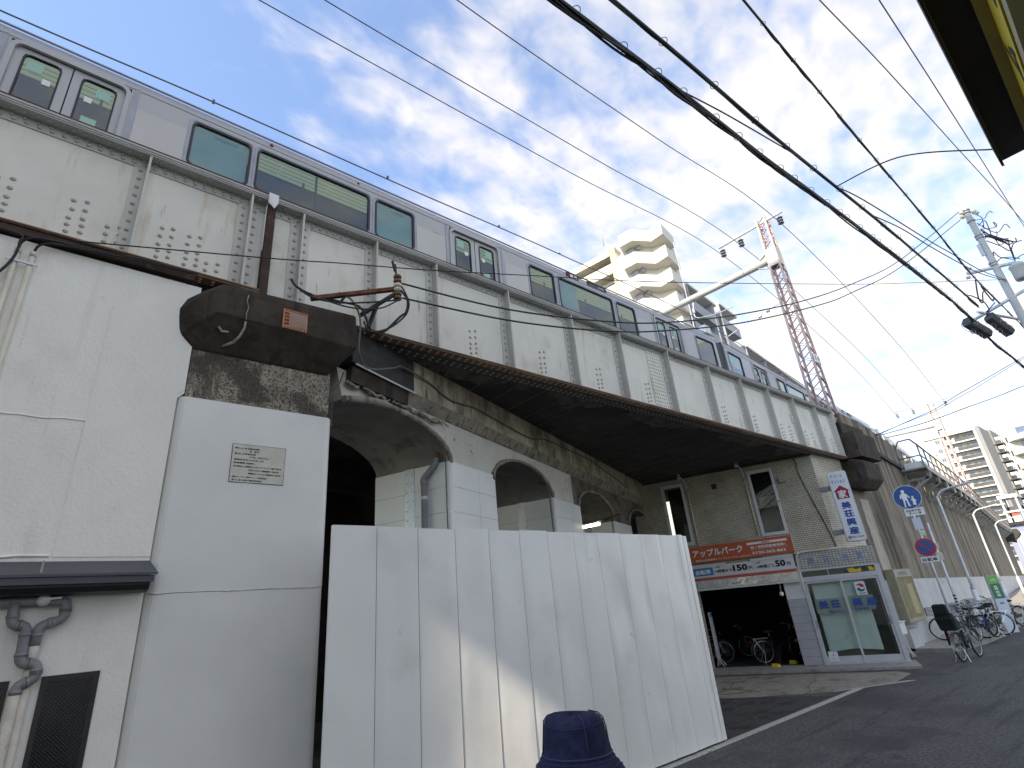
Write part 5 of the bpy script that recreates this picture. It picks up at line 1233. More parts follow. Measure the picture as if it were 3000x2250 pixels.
# ------------------------------------------------------------------ catenary masts
def mast(x, y, z0, z1, label, boom_end, xarm, ins, wires_z, seed=1, wb_=.27, wt=.17):
    t = thing('catenary_mast', label, 'mast', (x,y,z0), 'railway lattice masts')
    def hw(z): return wb_+(wt-wb_)*(z-z0)/(z1-z0)
    for sx_ in (-1,1):
        for sy_ in (-1,1):
            lg = MB(); a, b = hw(z0), hw(z1)
            p, q = (x+sx_*a,y+sy_*a,z0), (x+sx_*b,y+sy_*b,z1)
            lg.bar(p, q, .075, .075); lg.build('leg', 'mast_paint', t)
    lc = MB(); n = int((z1-z0)/.30)
    for i in range(n):
        za, zb_ = z0+(z1-z0)*i/n, z0+(z1-z0)*(i+1)/n; a, b = hw(za), hw(zb_); s = 1 if i % 2 else -1
        for sg in (-1,1):
            lc.bar((x-s*a,y+sg*a,za),(x+s*b,y+sg*b,zb_),.012,.06,(0,1,0)); lc.bar((x+sg*a,y-s*a,za),(x+sg*b,y+s*b,zb_),.012,.06,(1,0,0))
    lc.build('lacing', 'mast_paint', t)
    zbm = boom_end[1]
    bx = MB(); h = hw(zbm)+.03; 
    for sg in (-1,1): bx.box((x-h,y+sg*h-.006,zbm-.42),(x+h,y+sg*h+.006,zbm+.42)); bx.box((x+sg*h-.006,y-h+.007,zbm-.42),(x+sg*h+.006,y+h-.007,zbm+.42))
    bx.build('clamp_box', 'boom_paint', t)
    bm_ = MB(); bm_.tube([(x,y+h,zbm),(x,boom_end[0],zbm+.2)], .155, 16); bm_.bar((x,y+h,zbm+.38),(x,y+h+.55,zbm+.10),.10,.02).bar((x,y+h,zbm-.38),(x,y+h+.55,zbm-.10),.10,.02)
    bm_.build('boom', 'boom_paint', t)
    xa = MB().tube([(x-.1,xarm[0],xarm[2]),(x-.1,xarm[1],xarm[2])], .055, 10); xa.build('cross_arm', 'steel_pale', t)
    for yi in ins:
        iz = MB(); z = xarm[2]-.04
        iz.tube([(x-.1,yi,z),(x-.1,yi,z-.5)], .018, 6)
        for k in range(3): iz.lathe((x-.1,yi,z-.16-.13*k),(0,0,-1),[(.02,-.05),(.05,-.03),(.125,.03),(.115,.045),(.03,.02)],12)
        iz.build('insulator', 'insulator', t)
    rg_ = MB(); 
    if ins:
        rg_.tube(smooth_path([(x,y+.35,zbm-2.0),(x-.6,y+1.4,zbm-2.45),(x-1.0,y+2.4,zbm-2.9)],4), .012, 6)
        for k in (0.35,.62): rg_.lathe((x-.4*k-.05,y+.35+1.2*k,zbm-2.0-.5*k),(-.3,.9,-.35),[(.02,-.06),(.085,-.02),(.03,.02),(.085,.05),(.02,.09)],10)
    yh = y+(boom_end[0]-y)*.66
    rg_.tube(smooth_path([(x,yh,zbm-.05),(x-.05,yh+.05,zbm-.5),(x-.12,yh+.02,zbm-.85),(x-.2,yh-.2,zbm-1.05)],4), .028, 6); rg_.lathe((x-.1,yh+.03,zbm-.55),(0,0,1),[(.03,-.12),(.08,-.08),(.03,-.04),(.08,0),(.03,.04),(.08,.08),(.03,.12)],10)
    rg_.tube(smooth_path([(x-.2,yh-.2,zbm-1.05),(x-.3,yh-1.0,zbm-1.3),(x-.3,yh-1.8,zbm-1.35)],4), .025, 6)
    rg_.torus((x,yh,zbm+.12),(0,1,0),.17,.02,14,5); rg_.build('wire_support', 'galv', t)
    return t
tm = mast(20.85, 6.72, 6.98, 16.55, 'pink and white lattice catenary mast standing at the end of the girder', (12.6,14.55), (5.85,8.75,16.30), (8.62,7.76,6.02), 15.9)
MB().box((20.58,6.40,9.62),(21.1,6.42,9.98)).build('number_plate', 'white_paint', tm); lettering('1 4', (20.68,6.395,9.72), X3, Z3, .3, .18, 'black_ink', tm)
mast(50.2, 8.95, 7.0, 14.4, 'smaller distant pink lattice catenary mast in front of the tan tower', (15.2,12.4), (7.8,11.4,14.15), (11.2,10.1,8.0), 13.7)
WG = 'railway overhead wires'
def wire(pts, r, mat, label, name='overhead_wire', group=WG, k=10, cat='wire'):
    return solo(MB().tube(smooth_path(pts, k), r, 6, False), name, mat, label, cat, group)
wire([(-6,8.62,14.6),(1.3,8.62,14.72),(11,8.62,15.2),(20.75,8.62,15.78),(35,9.3,14.4),(50.1,11.2,13.7)], .014, 'wire_grey', 'thin railway wire hanging from the left end of the mast cross arm')
wire([(-6,7.76,14.5),(2.4,7.76,14.66),(11,7.76,15.2),(20.75,7.76,15.78),(35,8.4,14.4),(50.1,10.1,13.7)], .014, 'wire_grey', 'thin railway wire hanging from the middle insulator of the mast')
wire([(-6,6.02,14.4),(4.7,6.02,14.58),(12,6.02,15.1),(20.75,6.02,15.78),(35,6.6,14.4),(50.1,8.0,13.7)], .014, 'wire_grey', 'thin railway wire hanging from the right end of the mast cross arm')
ow = thing('overhead_wire', 'brown catenary wire with small clamps just above the train roof', 'wire', (0,10.4,13.1), WG)
cpts = [(-9,10.4,12.95),(-2.5,10.4,13.04),(.9,10.4,13.17),(6.2,10.4,13.27),(11.9,10.4,13.43),(20.8,10.4,13.35),(36,11.4,12.6),(50,13.4,11.4)]
MB().tube(smooth_path(cpts,8), .018, 6).build('strand', 'wire_copper', ow)
q = MB()
for x in (1.0,5.3,9.2,11.9): q.box((x-.025,10.375,13.10+.035*x-.02*max(0,x-8)),(x+.025,10.425,13.20+.03*x-.02*max(0,x-8)))
q.build('clamps', 'wire_copper', ow)

# ------------------------------------------------------------------ street cables and the utility pole
CG_ = 'utility cables over the street'
def lashed(pts, r, label, strands, spiral, loops, name='overhead_cable', seed=1, sag=.0):
    random.seed(seed); t = thing(name, label, 'cable', tuple(pts[0]), CG_); P = smooth_path(pts, 14)
    MB().tube(P, r, 8, False).build('main_cable', 'cable_black', t)
    s = MB(); n = len(P)
    for k in range(strands):
        ph = random.uniform(0,6.28); fq = random.uniform(.10,.2); amp = r*random.uniform(.5,.9); off = -r*random.uniform(.5,2.4)
        Q = [p + Vector((0, amp*sin(i*fq*3+ph), off+amp*.6*sin(i*fq*2+ph*2)-spiral*abs(sin(i*.22+ph)))) for i, p in enumerate(P)]
        s.tube(Q, r*random.uniform(.28,.5), 5, False)
    if strands: s.build('lashed_strands', 'cable_black', t)
    d = 0; nxt = .4
    for i in range(n-1):
        seg = (P[i+1]-P[i]); d += seg.length
        if d > nxt and loops:
            nxt += loops; ax = seg.normalized(); c = P[i]+Vector((0,0,r*.5))
            MB().torus(c+Vector((0,.0,.01)), tuple(ax+Vector((0,.35,.2))), r*1.45+.010, .0042, 14, 4).build('hanger_loop', 'cable_black', t)
    return t
def ext(a, b, d):     # carry a cable on past its first seen point
    a, b = Vector(a), Vector(b); return tuple(a + (a-b).normalized()*d)
c1 = [(2.66,1.91,7.16),(4.72,1.9,7.43),(6.79,1.9,7.66),(8.89,1.89,7.96),(13.55,1.88,8.58),(16.18,1.88,8.88),(18.27,1.87,9.08),(21.0,1.86,9.22),(22.41,1.79,8.85),(24.78,1.66,8.73),(30,1.4,8.5)]
lashed([ext(c1[0],c1[1],5)]+c1, .030, 'thickest black bundle of cables crossing the sky down to the closures', 5, .012, .62, seed=3)
c2 = [(3.3,1.73,7.54),(4.55,1.72,7.68),(7.0,1.71,7.95),(11.81,1.67,8.60),(14.25,1.66,8.9),(17.29,1.64,9.25),(21.0,1.61,9.62)]
lashed([ext(c2[0],c2[1],5)]+c2, .025, 'single thick black cable just right of the thickest bundle', 1, .01, 1.1, seed=4)
c3 = [(6.2,1.32,9.85),(7.66,1.31,9.80),(9.35,1.29,9.70),(11.66,1.28,9.70),(14.76,1.25,9.66),(16.52,1.24,9.60),(18.47,1.22,9.52),(21.5,1.2,9.84),(23.03,1.14,9.78),(25.0,1.06,9.72),(30,.9,9.5)]
lashed([ext(c3[0],c3[1],6)]+c3, .017, 'black cable with open hanger rings nearest the yellow sign building', 2, .012, .9, seed=5)
def swire(pts, r, label, mat='wire_grey', first_ext=0):
    P = ([ext(pts[0],pts[1],first_ext)] if first_ext else []) + list(pts)
    return wire(P, r, mat, label, 'overhead_cable', CG_, cat='cable')
swire([(9,.8,11.84),(12.15,.6,12.4),(17.4,.27,12.95),(24,-.14,13.67),(34,-.7,14.5)], .011, 'thin wire left of the pair running high above the street', first_ext=6)
swire([(9.5,.11,11.41),(13.27,.04,12.15),(17.45,-.04,12.65),(24,-.16,13.51),(34,-.4,14.2)], .011, 'thin wire right of the pair running high above the street', first_ext=6)
swire([(4.6,1.9,7.43),(5.74,1.83,7.7),(7.6,1.705,8.02)], .010, 'thin twisted wire slanting between the two thick cables', 'cable_black')
swire([(9.2,1.69,8.24),(8.57,.72,7.71),(7.95,-.16,6.72)], .010, 'thin drop wire running to the dark eave corner', 'cable_black')
swire([(9.2,1.69,8.24),(10.51,1.6,8.53),(14.15,1.35,9.01),(16.0,1.22,9.3),(18.46,1.05,9.68),(22,.8,10.48)], .012, 'twisted service wire below the thick cable, upper of the two', 'cable_black')
swire([(11.0,1.675,8.49),(12.67,1.54,8.82),(14.38,1.41,9.0),(16.28,1.25,9.23),(18.48,1.08,9.59),(22,.8,10.44)], .012, 'twisted service wire below the thick cable, lower of the two', 'cable_black')
swire([(3.02,5.5,6.26),(4.64,5.13,6.16),(6.59,4.67,6.30),(7.96,4.34,6.56),(9.62,3.95,7.03),(11.72,3.45,7.76),(13.8,2.96,8.65),(16.58,2.3,10.05),(21.9,1.05,13.35)], .013, 'upper green cable from the bracket on the black cap beam to the pole', 'cable_green')
swire([(3.02,5.48,6.02),(4.58,5.09,5.94),(6.21,4.71,6.05),(7.51,4.41,6.28),(9.51,3.95,6.80),(12.15,3.34,7.72),(13.66,2.99,8.38),(16.39,2.36,9.75),(21.9,1.1,13.05)], .013, 'lower green cable from the bracket on the black cap beam to the pole', 'cable_green')
swire([(-.37,5.95,5.81),(1.38,5.54,6.04),(2.12,5.37,6.16),(3.2,5.12,6.32),(4.69,4.77,6.58),(7.4,4.15,7.08),(13.13,2.81,8.31),(16.31,2.07,9.07),(22.0,.85,10.52)], .007, 'thin twisted wire stretched across the cream girder to the pole', 'cable_black')
swire([(21.4,5.6,6.62),(22.44,4.56,7.09),(23.06,4.03,7.35),(23.73,3.44,7.76),(24.4,2.85,8.13),(25.01,2.33,8.46),(26.0,1.47,9.01),(27.5,.3,9.8)], .013, 'upper cable leaving the bearing block across the street', 'cable_black')
swire([(21.4,5.55,6.66),(22.44,4.50,7.07),(23.06,4.0,7.29),(23.73,3.44,7.66),(24.4,2.85,8.02),(25.01,2.33,8.38),(26.0,1.47,8.95),(27.5,.3,9.7)], .010, 'thin cable close below the upper one leaving the bearing block', 'cable_black')
swire([(21.4,5.5,6.60),(22.86,4.31,6.95),(24.09,3.34,7.35),(25.03,2.59,7.65),(26.0,1.82,8.0),(28,.4,8.7)], .015, 'lowest cable leaving the bearing block across the street', 'cable_black')
up = thing('utility_pole', 'white concrete utility pole with clamps and tangled cables', 'utility pole', (22.1,.85,0))
MB().tube([(22.1,.78,0),(22.1,.90,14.03)], .14, 14, r1=.085).build('pole', 'pole_concrete', up)
for p_, q_, r_ in (((22.05,1.55,11.18),(22.1,.4,10.95),.06),((22.0,2.05,9.55),(22.1,.5,9.98),.055),((21.8,1.75,9.72),(24.0,.6,9.4),.045)): MB().tube([p_,q_], r_, 8).build('arm', 'steel_pale', up)
tf = MB(); tf.lathe((22.15,.42,10.35),(0,0,1),[(.17,0),(.19,.05),(.19,.42),(.21,.45),(.21,.50),(.15,.58)],18); tf.build('transformer', 'girder_grey', up)
cl_ = MB()
for z in (13.35,13.25,12.9,12.3,12.2,11.2,11.1): cl_.tube([(22.1,.89,z),(22.1,.89,z+.05)], .115, 12)
cl_.box((22.0,.95,11.55),(22.05,1.05,12.0)); cl_.build('clamp', 'galv', up)
ins_ = MB()
for dy, z in ((.14,13.35),(.16,13.18),(-.16,13.2),(-.20,13.1),(.66,11.2),(.72,11.05),(.60,11.32)): ins_.lathe((22.05,.87+dy,z),(.2,dy,.3),[(.02,-.06),(.065,-.03),(.035,0),(.065,.03),(.02,.07)],10)
ins_.build('insulator', 'insulator_cream', up)
random.seed(31); tw = MB()
for k in range(11):
    a = Vector((22.15,.78,random.uniform(11.2,13.3))); Q = [a]
    for j in range(4): Q.append(Q[-1]+Vector((random.uniform(-.1,.1),random.uniform(-.28,.06),random.uniform(-.35,.2))))
    tw.tube(smooth_path(Q,5), random.uniform(.010,.020), 5)
for k in range(4):
    tw.tube(smooth_path([(22.1,.76,12.5-.1*k),(22.2,.55-.1*k,12.0-.1*k),(22.2,.35,11.6),(22.15,.4,11.0)],5), .016, 5)
tw.build('tangled_cables', 'cable_black', up)
tb2 = MB()
for k in range(6): tb2.tube([(22.2,.62-.03*k,12.25-.05*k),(22.2,.60-.03*k,12.05-.05*k)], .02, 6)
tb2.build('terminal_block', 'box_dark', up)
lo_ = MB(); random.seed(6)
lo_.tube(smooth_path([(19.9,1.22,9.62),(20.4,1.3,9.95),(20.8,1.24,9.55),(21.3,1.22,9.78),(21.9,1.2,9.86)],5), .018, 6)
lo_.tube(smooth_path([(18.6,1.23,9.50),(18.7,1.35,9.02),(18.9,1.33,8.9),(19.2,1.26,9.28),(19.9,1.22,9.60)],5), .017, 6)
lo_.tube(smooth_path([(21.2,1.62,9.62),(21.1,1.75,9.95),(21.4,1.72,10.2),(21.7,1.5,9.95),(21.5,1.45,9.55),(21.3,1.5,9.45),(21.6,1.25,9.75)],5), .017, 6)
solo(lo_, 'cable_loop', 'cable_black', 'slack loops of black cable hanging left of the utility pole', 'cable', CG_)
for i, (a, b, lb) in enumerate((((20.95,2.02,9.28),(21.75,1.75,8.92),'dark cable closure box on the thickest bundle'),((22.0,1.56,9.55),(22.6,1.30,8.98),'dark cable closure box just right of the other one'))):
    t = thing('cable_closure', lb, 'closure box', a, 'cable closures near the pole')
    A, B = Vector(a), Vector(b); d = (B-A).normalized(); s = d.cross(Z3).normalized(); u = s.cross(d); L_ = (B-A).length
    q = MB(); ring_ = [(-.16,-.02),(-.11,-.19),(.11,-.19),(.16,-.02),(.10,.13),(-.10,.13)]
    q.prism([A + s*x + u*z for x, z in ring_], tuple(d*L_)); o = q.build('case', 'box_dark', t); o.modifiers.new('bev','BEVEL').width = .02
    q = MB(); random.seed(40+i)
    for k in range(5): q.tube(smooth_path([A + d*L_*random.uniform(0,.9) + s*random.choice((-.17,.165))*1.02 + u*random.uniform(-.15,.1) for _ in range(4)],5), .008, 5)
    for k in range(3): q.torus(A+d*L_*(.3+.3*k)-u*(.28), tuple(s), .09, .004, 14, 4)
    q.build('loose_wires', 'steel_pale', t)

# bracket with insulator on the cap beam
ib = thing('cable_bracket', 'rusty angle bracket with cream insulator on the black cap beam', 'bracket', (2.0,5.85,5.8))
q = MB(); q.bar((1.95,5.86,5.86),(3.02,5.62,6.24),.06,.05); q.build('rusty_arm', 'girder_rust', ib)
q = MB(); q.bar((3.0,5.60,6.16),(2.58,5.80,5.78),.05,.04).bar((2.78,5.72,5.98),(2.70,5.85,5.60),.045,.035).bar((2.30,5.80,5.88),(2.36,5.78,5.99),.06,.02); q.build('brace', 'cable_black', ib)
q = MB(); q.tube([(3.02,5.60,6.06),(2.99,5.62,6.63)], .014, 6); q.bar((2.985,5.62,6.52),(2.95,5.63,6.68),.035,.02); q.build('pin', 'cable_black', ib)
for z, mt2 in ((6.08,'insulator_brown'),(6.14,'insulator_brown'),(6.21,'insulator_cream'),(6.28,'insulator_cream'),(6.35,'insulator_brown'),(6.42,'insulator_brown')):
    MB().lathe((3.015,5.603,z),(-.05,.03,1),[(.03,-.03),(.052,-.02),(.058,0),(.052,.02),(.03,.03)],14).build('insulator', mt2, ib)
def cablerun(pts, r, mat, label, group='cables on the pier bracket'): return solo(MB().tube(smooth_path(pts,6), r, 6), 'cable', mat, label, 'cable', group)
cablerun([(1.73,5.95,6.12),(1.78,5.9,6.0),(2.0,5.84,5.90),(2.3,5.80,5.90),(2.55,5.74,5.86),(2.66,5.72,5.62),(2.72,5.7,5.52),(2.85,5.66,5.55),(3.05,5.60,5.80),(3.12,5.56,5.88),(3.13,5.54,6.05),(3.05,5.57,6.20)], .016, 'cable_black', 'thick black cable looping under the insulator bracket')
cablerun([(1.75,5.93,6.05),(1.95,5.82,5.86),(2.3,5.76,5.86),(2.7,5.66,5.95),(3.0,5.57,6.03)], .011, 'cable_black', 'thin black cable sagging along the rusty arm')
cablerun([(1.8,5.9,5.98),(2.2,5.78,5.84),(2.5,5.72,5.82),(2.8,5.64,5.88),(3.03,5.56,6.05)], .010, 'cable_green', 'green cable sagging below the rusty arm')
cablerun([(2.6,5.73,5.66),(2.68,5.7,5.52),(2.9,5.64,5.60),(3.08,5.58,5.78),(3.14,5.55,5.90),(3.14,5.53,6.05),(3.06,5.58,6.28)], .012, 'cable_black', 'second black cable in the loop beside the insulator')
cablerun([(2.28,5.80,6.03),(2.42,5.75,5.95),(2.52,5.742,5.80),(2.56,5.74,5.62),(2.54,5.73,5.30),(2.57,5.76,5.18),(2.70,5.9,5.12),(2.95,6.08,5.20),(3.3,6.22,5.36),(3.50,6.35,5.47)]+[tuple(arc(s,z,.145)) for s,z in ((1.75,5.48),(2.35,5.36),(3.1,5.44),(3.95,5.41),(5.2,5.38),(6.1,5.54),(7.2,5.56),(8.6,5.60),(9.8,5.52),(10.8,5.44),(11.9,5.30))], .013, 'cable_grey', 'long grey cable clipped along the stained fascia of the arches')
cablerun([(2.45,5.95,5.0),(2.42,6.02,4.85),(2.33,6.02,4.72),(2.30,6.025,4.6)], .009, 'wire_grey', 'short thin cable hanging below the black cap beam')

# ------------------------------------------------------------------ apartment buildings
wa = thing('apartment_block', 'white apartment tower with zigzag stacked balconies behind the train', 'building', (45,27,0))
zag = [(42.125,28.09),(42.37,26.60),(44.28,25.54),(44.26,23.99),(47.5,24.6),(47.4,27.5),(44.5,29.2)]
core = [(43.5,28.4),(44.0,27.0),(45.3,26.2),(45.95,24.95),(48.6,25.4),(49.5,31.2),(45.3,31.2)]
q = MB(); q.prism([(x,y,0) for x,y in core], (0,0,38.6)); q.build('core_wall', 'apt_white', wa)
for k in range(10):
    z = 37.8-2.9*k; q = MB(); q.prism([(x,y,z) for x,y in zag], (0,0,.16)); n = len(zag)
    for i in range(5):
        a, b = Vector((*zag[i],z+.16)), Vector((*zag[i+1],z+.16)); d = (b-a).normalized(); nn = Vector((d.y,-d.x,0))
        if nn.dot(Vector((-1,-.6,0))) < 0 and i < 4: nn = -nn
        q.prism([a, b, b+Vector((0,0,1.28)), a+Vector((0,0,1.28))], tuple(-nn*.14))
    bo = q.build('balcony', 'apt_white', wa)
    dm = MB()
    for u in (.42,.74): 
        a, b = Vector((*zag[2],0)), Vector((*zag[3],0)); p = a.lerp(b, u); dm.dome((p.x-.005,p.y,z+1.05), (-1,0,0), .09, 6)
    dm.build('drain_holes', 'apt_grey', bo)
    dr = MB(); dr.box((43.4,27.3,z-1.1),(43.46,28.2,z-.02)); 
    dr.lathe((43.9,26.9,z-.28),(-.9,-.3,0),[(.26,0),(.26,.25)],12); dr.build('landing_opening', 'apt_grey', bo)
q = MB(); q.tube([(46.9,24.4,0),(46.9,24.4,38)], .06, 6).tube([(44.2,31.6,41),(44.2,31.6,44.6)], .05, 5); q.build('drain_pipe', 'apt_grey', wa)
ac = thing('apartment_block', 'cream apartment wing with recessed loggias left of the white zigzag tower', 'building', (45,34,0))
q = MB(); FA = Vector((45.6,31.15,0)); FD = Vector((-.165,.986,0)); FNn = Vector((-.986,-.165,0))
def fap(u, z, o_=0): p = FA+FD*u+FNn*o_; return Vector((p.x,p.y,z))
def fbx(mb, u0, u1, z0, z1, o0, o1): return mb.prism([fap(u0,z0,o0),fap(u1,z0,o0),fap(u1,z1,o0),fap(u0,z1,o0)], tuple(FNn*(o1-o0)))
fbx(MB(), .7, 14, 0, 41.1, -10, -1.4).build('back_wall', 'apt_white', ac)
fbx(MB(), 0, .72, 0, 41.15, -9, .12).build('corner_fin', pm('fin_gold', (.50,.43,.27), .9, var=(.4,.15)).name, ac)
fbx(MB(), -.02, .4, 0, 40.3, -9, -.05).build('fin_side', 'apt_white', ac)
for k in range(12):
    z = 41.1-2.9*k
    q = MB(); fbx(q, .73, 14, z-.75 if k == 0 else z-.28, z, -1.38, .02); 
    if k: fbx(q, .73, 14, z, z+1.05, -.12, .02)
    q.build('balcony_slab', 'apt_cream', ac)
    for u0, u1 in ((1.2,3.9),(5.2,8.2),(9.6,12.6)): q = MB(); fbx(q, u0, u1, z-2.4, z-.75, -1.39, -1.32); q.build('window', 'apt_glass', ac)
    q = MB(); q.dome(fap(4.4,z-.85,-1.3), tuple(FNn), .25, 8); q.build('vent', 'apt_grey', ac)
GD = Vector((.9925,.122,0)); GN = Vector((.122,-.9925,0))
def gwing(name, label, p0, L, z1, depth, floors, mat):
    t = thing(name, label, 'building', (p0[0],p0[1],0)); P0 = Vector((*p0,0))
    def gp_(u, z, o_=0): p = P0+GD*u+GN*o_; return Vector((p.x,p.y,z))
    def bx(mb, u0, u1, z0, z1_, o0, o1): return mb.prism([gp_(u0,z0,o0),gp_(u1,z0,o0),gp_(u1,z1_,o0),gp_(u0,z1_,o0)], tuple(GN*(o1-o0)))
    bx(MB(), 0, L, 0, z1, -depth, -1.2).build('wall', mat, t)
    for k in range(floors):
        z = z1-2.9*k; q = MB(); bx(q, .0, L, z-.25, z+(0 if k == 0 else 1.05), -1.19, 0.0 if k else .15); q.build('balcony', 'apt_white' if k == 0 else mat, t)
        for i in range(int(L/3.3)): q = MB(); bx(q, .5+3.3*i, 2.7+3.3*i, z-2.5, z-.5, -1.195, -1.15); q.build('window', 'apt_glass', t)
    q = MB(); n = int(L/6.5)+1
    for i in range(n): bx(q, min(6.5*i, L-.25), min(6.5*i+.22, L), 0, z1-.26, -1.18, .05)
    q.build('partition', 'apt_grey', t)
    return t
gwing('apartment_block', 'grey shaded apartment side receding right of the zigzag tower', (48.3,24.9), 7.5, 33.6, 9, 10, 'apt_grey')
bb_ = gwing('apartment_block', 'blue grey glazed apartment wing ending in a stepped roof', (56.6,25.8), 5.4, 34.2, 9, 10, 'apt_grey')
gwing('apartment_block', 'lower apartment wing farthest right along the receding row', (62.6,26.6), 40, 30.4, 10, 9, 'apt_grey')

tw_ = thing('apartment_tower', 'tan apartment tower with dark balcony rails beyond the walkway', 'building', (222,38,0))
MB().box((223.6,31.1,0),(240,45.2,44.2)).build('wall', 'tower_tan', tw_); MB().box((222.0,40.1,0),(223.59,45.2,43.4)).build('left_bay', 'tower_tan', tw_)
q = MB().box((221.8,31.0,0),(223.7,31.7,43.6)).box((221.7,39.7,0),(223.58,40.5,43.2)).box((221.85,43.3,0),(222.2,43.8,43.2)); q.build('cream_pilaster', 'tower_cream', tw_)
MB().box((221.6,31.0,43.5),(223.58,45.3,44.3)).build('parapet', 'tower_cream', tw_)
MB().box((222.6,30.1,0),(237,30.99,44.6)).build('shaded_side', 'tower_grey', tw_)  # shade of the sunless side put into this greyer colour
random.seed(17)
for k in range(13):
    z = 40.85-2.98*k
    MB().box((221.9,31.71,z-.25),(223.59,39.69,z+.12)).build('balcony_slab', 'tower_white', tw_)
    MB().box((222.0,31.71,z+.13),(222.1,37.2,z+1.15)).build('balcony_rail', 'tower_rail', tw_)
    q = MB().box((222.02,37.2,z+.13),(222.12,37.75,z+1.5)).box((222.05,37.9,z+.5),(222.14,39.6,z+1.2)); q.build('white_partition', 'tower_white', tw_)
    for y0, y1 in ((32.2,33.6),(34.0,34.9),(36.0,37.0),(38.2,39.3)): MB().box((223.5,y0,z+.2),(223.595,y1,z+2.1)).build('window', 'apt_glass', tw_)
    q = MB().box((221.93,41.2,z+.7),(221.99,42.3,z+1.9)); q.build('side_window', 'apt_glass', tw_)
    MB().box((221.90,41.1,z+.6),(221.95,42.4,z+.69)).box((221.9,41.7,z+.7),(221.925,41.76,z+1.9)).build('window_sill', 'tower_white', tw_)
q = MB()
for k in range(13):
    z = 40-2.98*k; q.box((237.5,27.6,z),(245,31.8,z+.2))
for x_ in (237.6,244.8):
    for y_ in (27.7,31.6): q.box((x_,y_,0),(x_+.2,y_+.2,43))
q.build('stair_frame', 'tower_rail', tw_)
for k in range(13): MB().box((237.4,27.65,41.3-2.98*k),(237.46,29.4,42.3-2.98*k)).build('stair_panel', 'tower_white', tw_)
MB().box((238,29.8,0),(252,37,45.5)).build('rear_wall', 'tower_grey', tw_)
fb = thing('apartment_block', 'tan block with curving white balconies at the right frame edge', 'building', (150,12,0))
MB().box((152,4,0),(170,17.5,29.8)).build('wall', 'tower_tan', fb)
for k in range(8):
    z = 26.2-2.9*k; P = [(152,17.2,z)]+[(152-2.4*sin(pi*i/10)-.6*(i>0)*(i<10), 17.0-1.25*i, z) for i in range(11)]+[(152,4.4,z)]
    q = MB(); q.prism(P, (0,0,1.1)); q.build('balcony', 'tower_cream', fb)
    for y0, y1 in ((5,8),(9.5,15)): MB().box((151.9,y0,z+1.2),(151.99,y1,z+2.7)).build('window', 'apt_glass', fb)
lb_ = thing('low_building', 'low blue grey building closing the far end of the street', 'building', (108,12,0))
MB().box((104,-2,0),(122,15.9,7.4)).build('wall', 'far_blue', lb_); MB().box((103.6,-2.2,7.41),(122,16.0,7.8)).build('roof_edge', 'eave_black', lb_)
MB().box((103.9,11.5,3.0),(103.99,14.5,3.2)).box((103.9,13.2,3.2),(103.99,14.9,6.4)).build('shutter', 'sign_white', lb_)
wf = thing('stair_tower', 'white steel stair frame with a red panel in full sun', 'stair', (106,14.5,7.8))
q = MB()
for x_, y_ in ((105,13.5),(105,15.2),(108,13.5),(108,15.2)): q.box((x_,y_,7.8),(x_+.22,y_+.22,11.6))
q.box((104.9,13.3,11.2),(108.4,15.6,11.7)).box((104.9,13.3,9.2),(105.2,15.6,9.45)); q.build('frame', 'tower_white', wf)
MB().box((105.1,14.0,8.7),(105.2,14.8,9.5)).build('red_panel', 'orange_red', wf)
MB().box((108,13,7.81),(116,15.8,10.2)).build('wall', 'tower_white', wf)

# ------------------------------------------------------------------ building at the viewer's right with its eave and yellow sign
eb = thing('corner_building', 'dark eaved shop building with yellow sign at the upper right', 'building', (2,-3,0))
MB().box((1.2,-6,0),(7.6,-.62,6.35)).build('wall', 'town_wall', eb)
MB().box((.9,-3.5,6.52),(7.95,-.175,6.56)).build('eave_soffit', 'sheet_brown', eb)
MB().box((.9,-.172,6.44),(7.93,-.150,6.70)).build('fascia', 'sheet_brown', eb)
MB().box((.9,-.1745,6.425),(7.94,-.1725,6.50)).build('fascia_bead', 'frame_yellow', eb)
MB().box((.9,-6,6.561),(7.95,-.2,6.72)).build('roof', 'eave_sheet', eb)
MB().box((1.2,-.54,6.36),(7.55,-.46,6.519)).build('beam', 'frame_yellow', eb); MB().box((1.2,-.50,6.30),(7.5,-.42,6.355)).build('sign_frame', 'frame_yellow', eb)
ys_ = thing('shop_sign', 'yellow shop sign with black lettering under the dark eave', 'sign', (4,-.5,6))
MB().box((1.2,-.56,5.86),(7.3,-.50,6.295)).build('board', 'sign_yellow', ys_); MB().box((1.2,-.57,5.60),(7.3,-.515,5.855)).build('dark_panel', 'sheet_brown', ys_)
for i in range(5): lettering('ムム'[i%2], (7.0-1.1*i,-.497,5.92), -X3, Z3, .55, .32, 'black_ink', ys_, bold=.04)
MB().box((1.2,-.58,5.45),(7.4,-.48,5.595)).build('lower_beam', 'frame_yellow', ys_)

# unseen blocks added to shade the street, slot shaped for the fence sun patch
shade_blocks = thing('apartment_block', 'pale shading blocks added behind the viewer with a slot for a sun patch', 'building', (-25,-3,0))  # added for shade and unseen, not one of the apartment blocks
MB().box((-26,1.29,0),(-20,5.7,37.5)).build('wall', 'town_wall', shade_blocks); MB().box((-19,-16,0),(-12,1.20,37.5)).build('wall', 'town_wall', shade_blocks); MB().box((-20.4,.2,19.0),(-20,1.289,37.5)).build('slot_cover', 'town_wall', shade_blocks)
for k in range(12): MB().box((-12,-16,2.4+2.9*k),(-11.4,.9,3.5+2.9*k)).build('balcony', 'apt_white', shade_blocks)

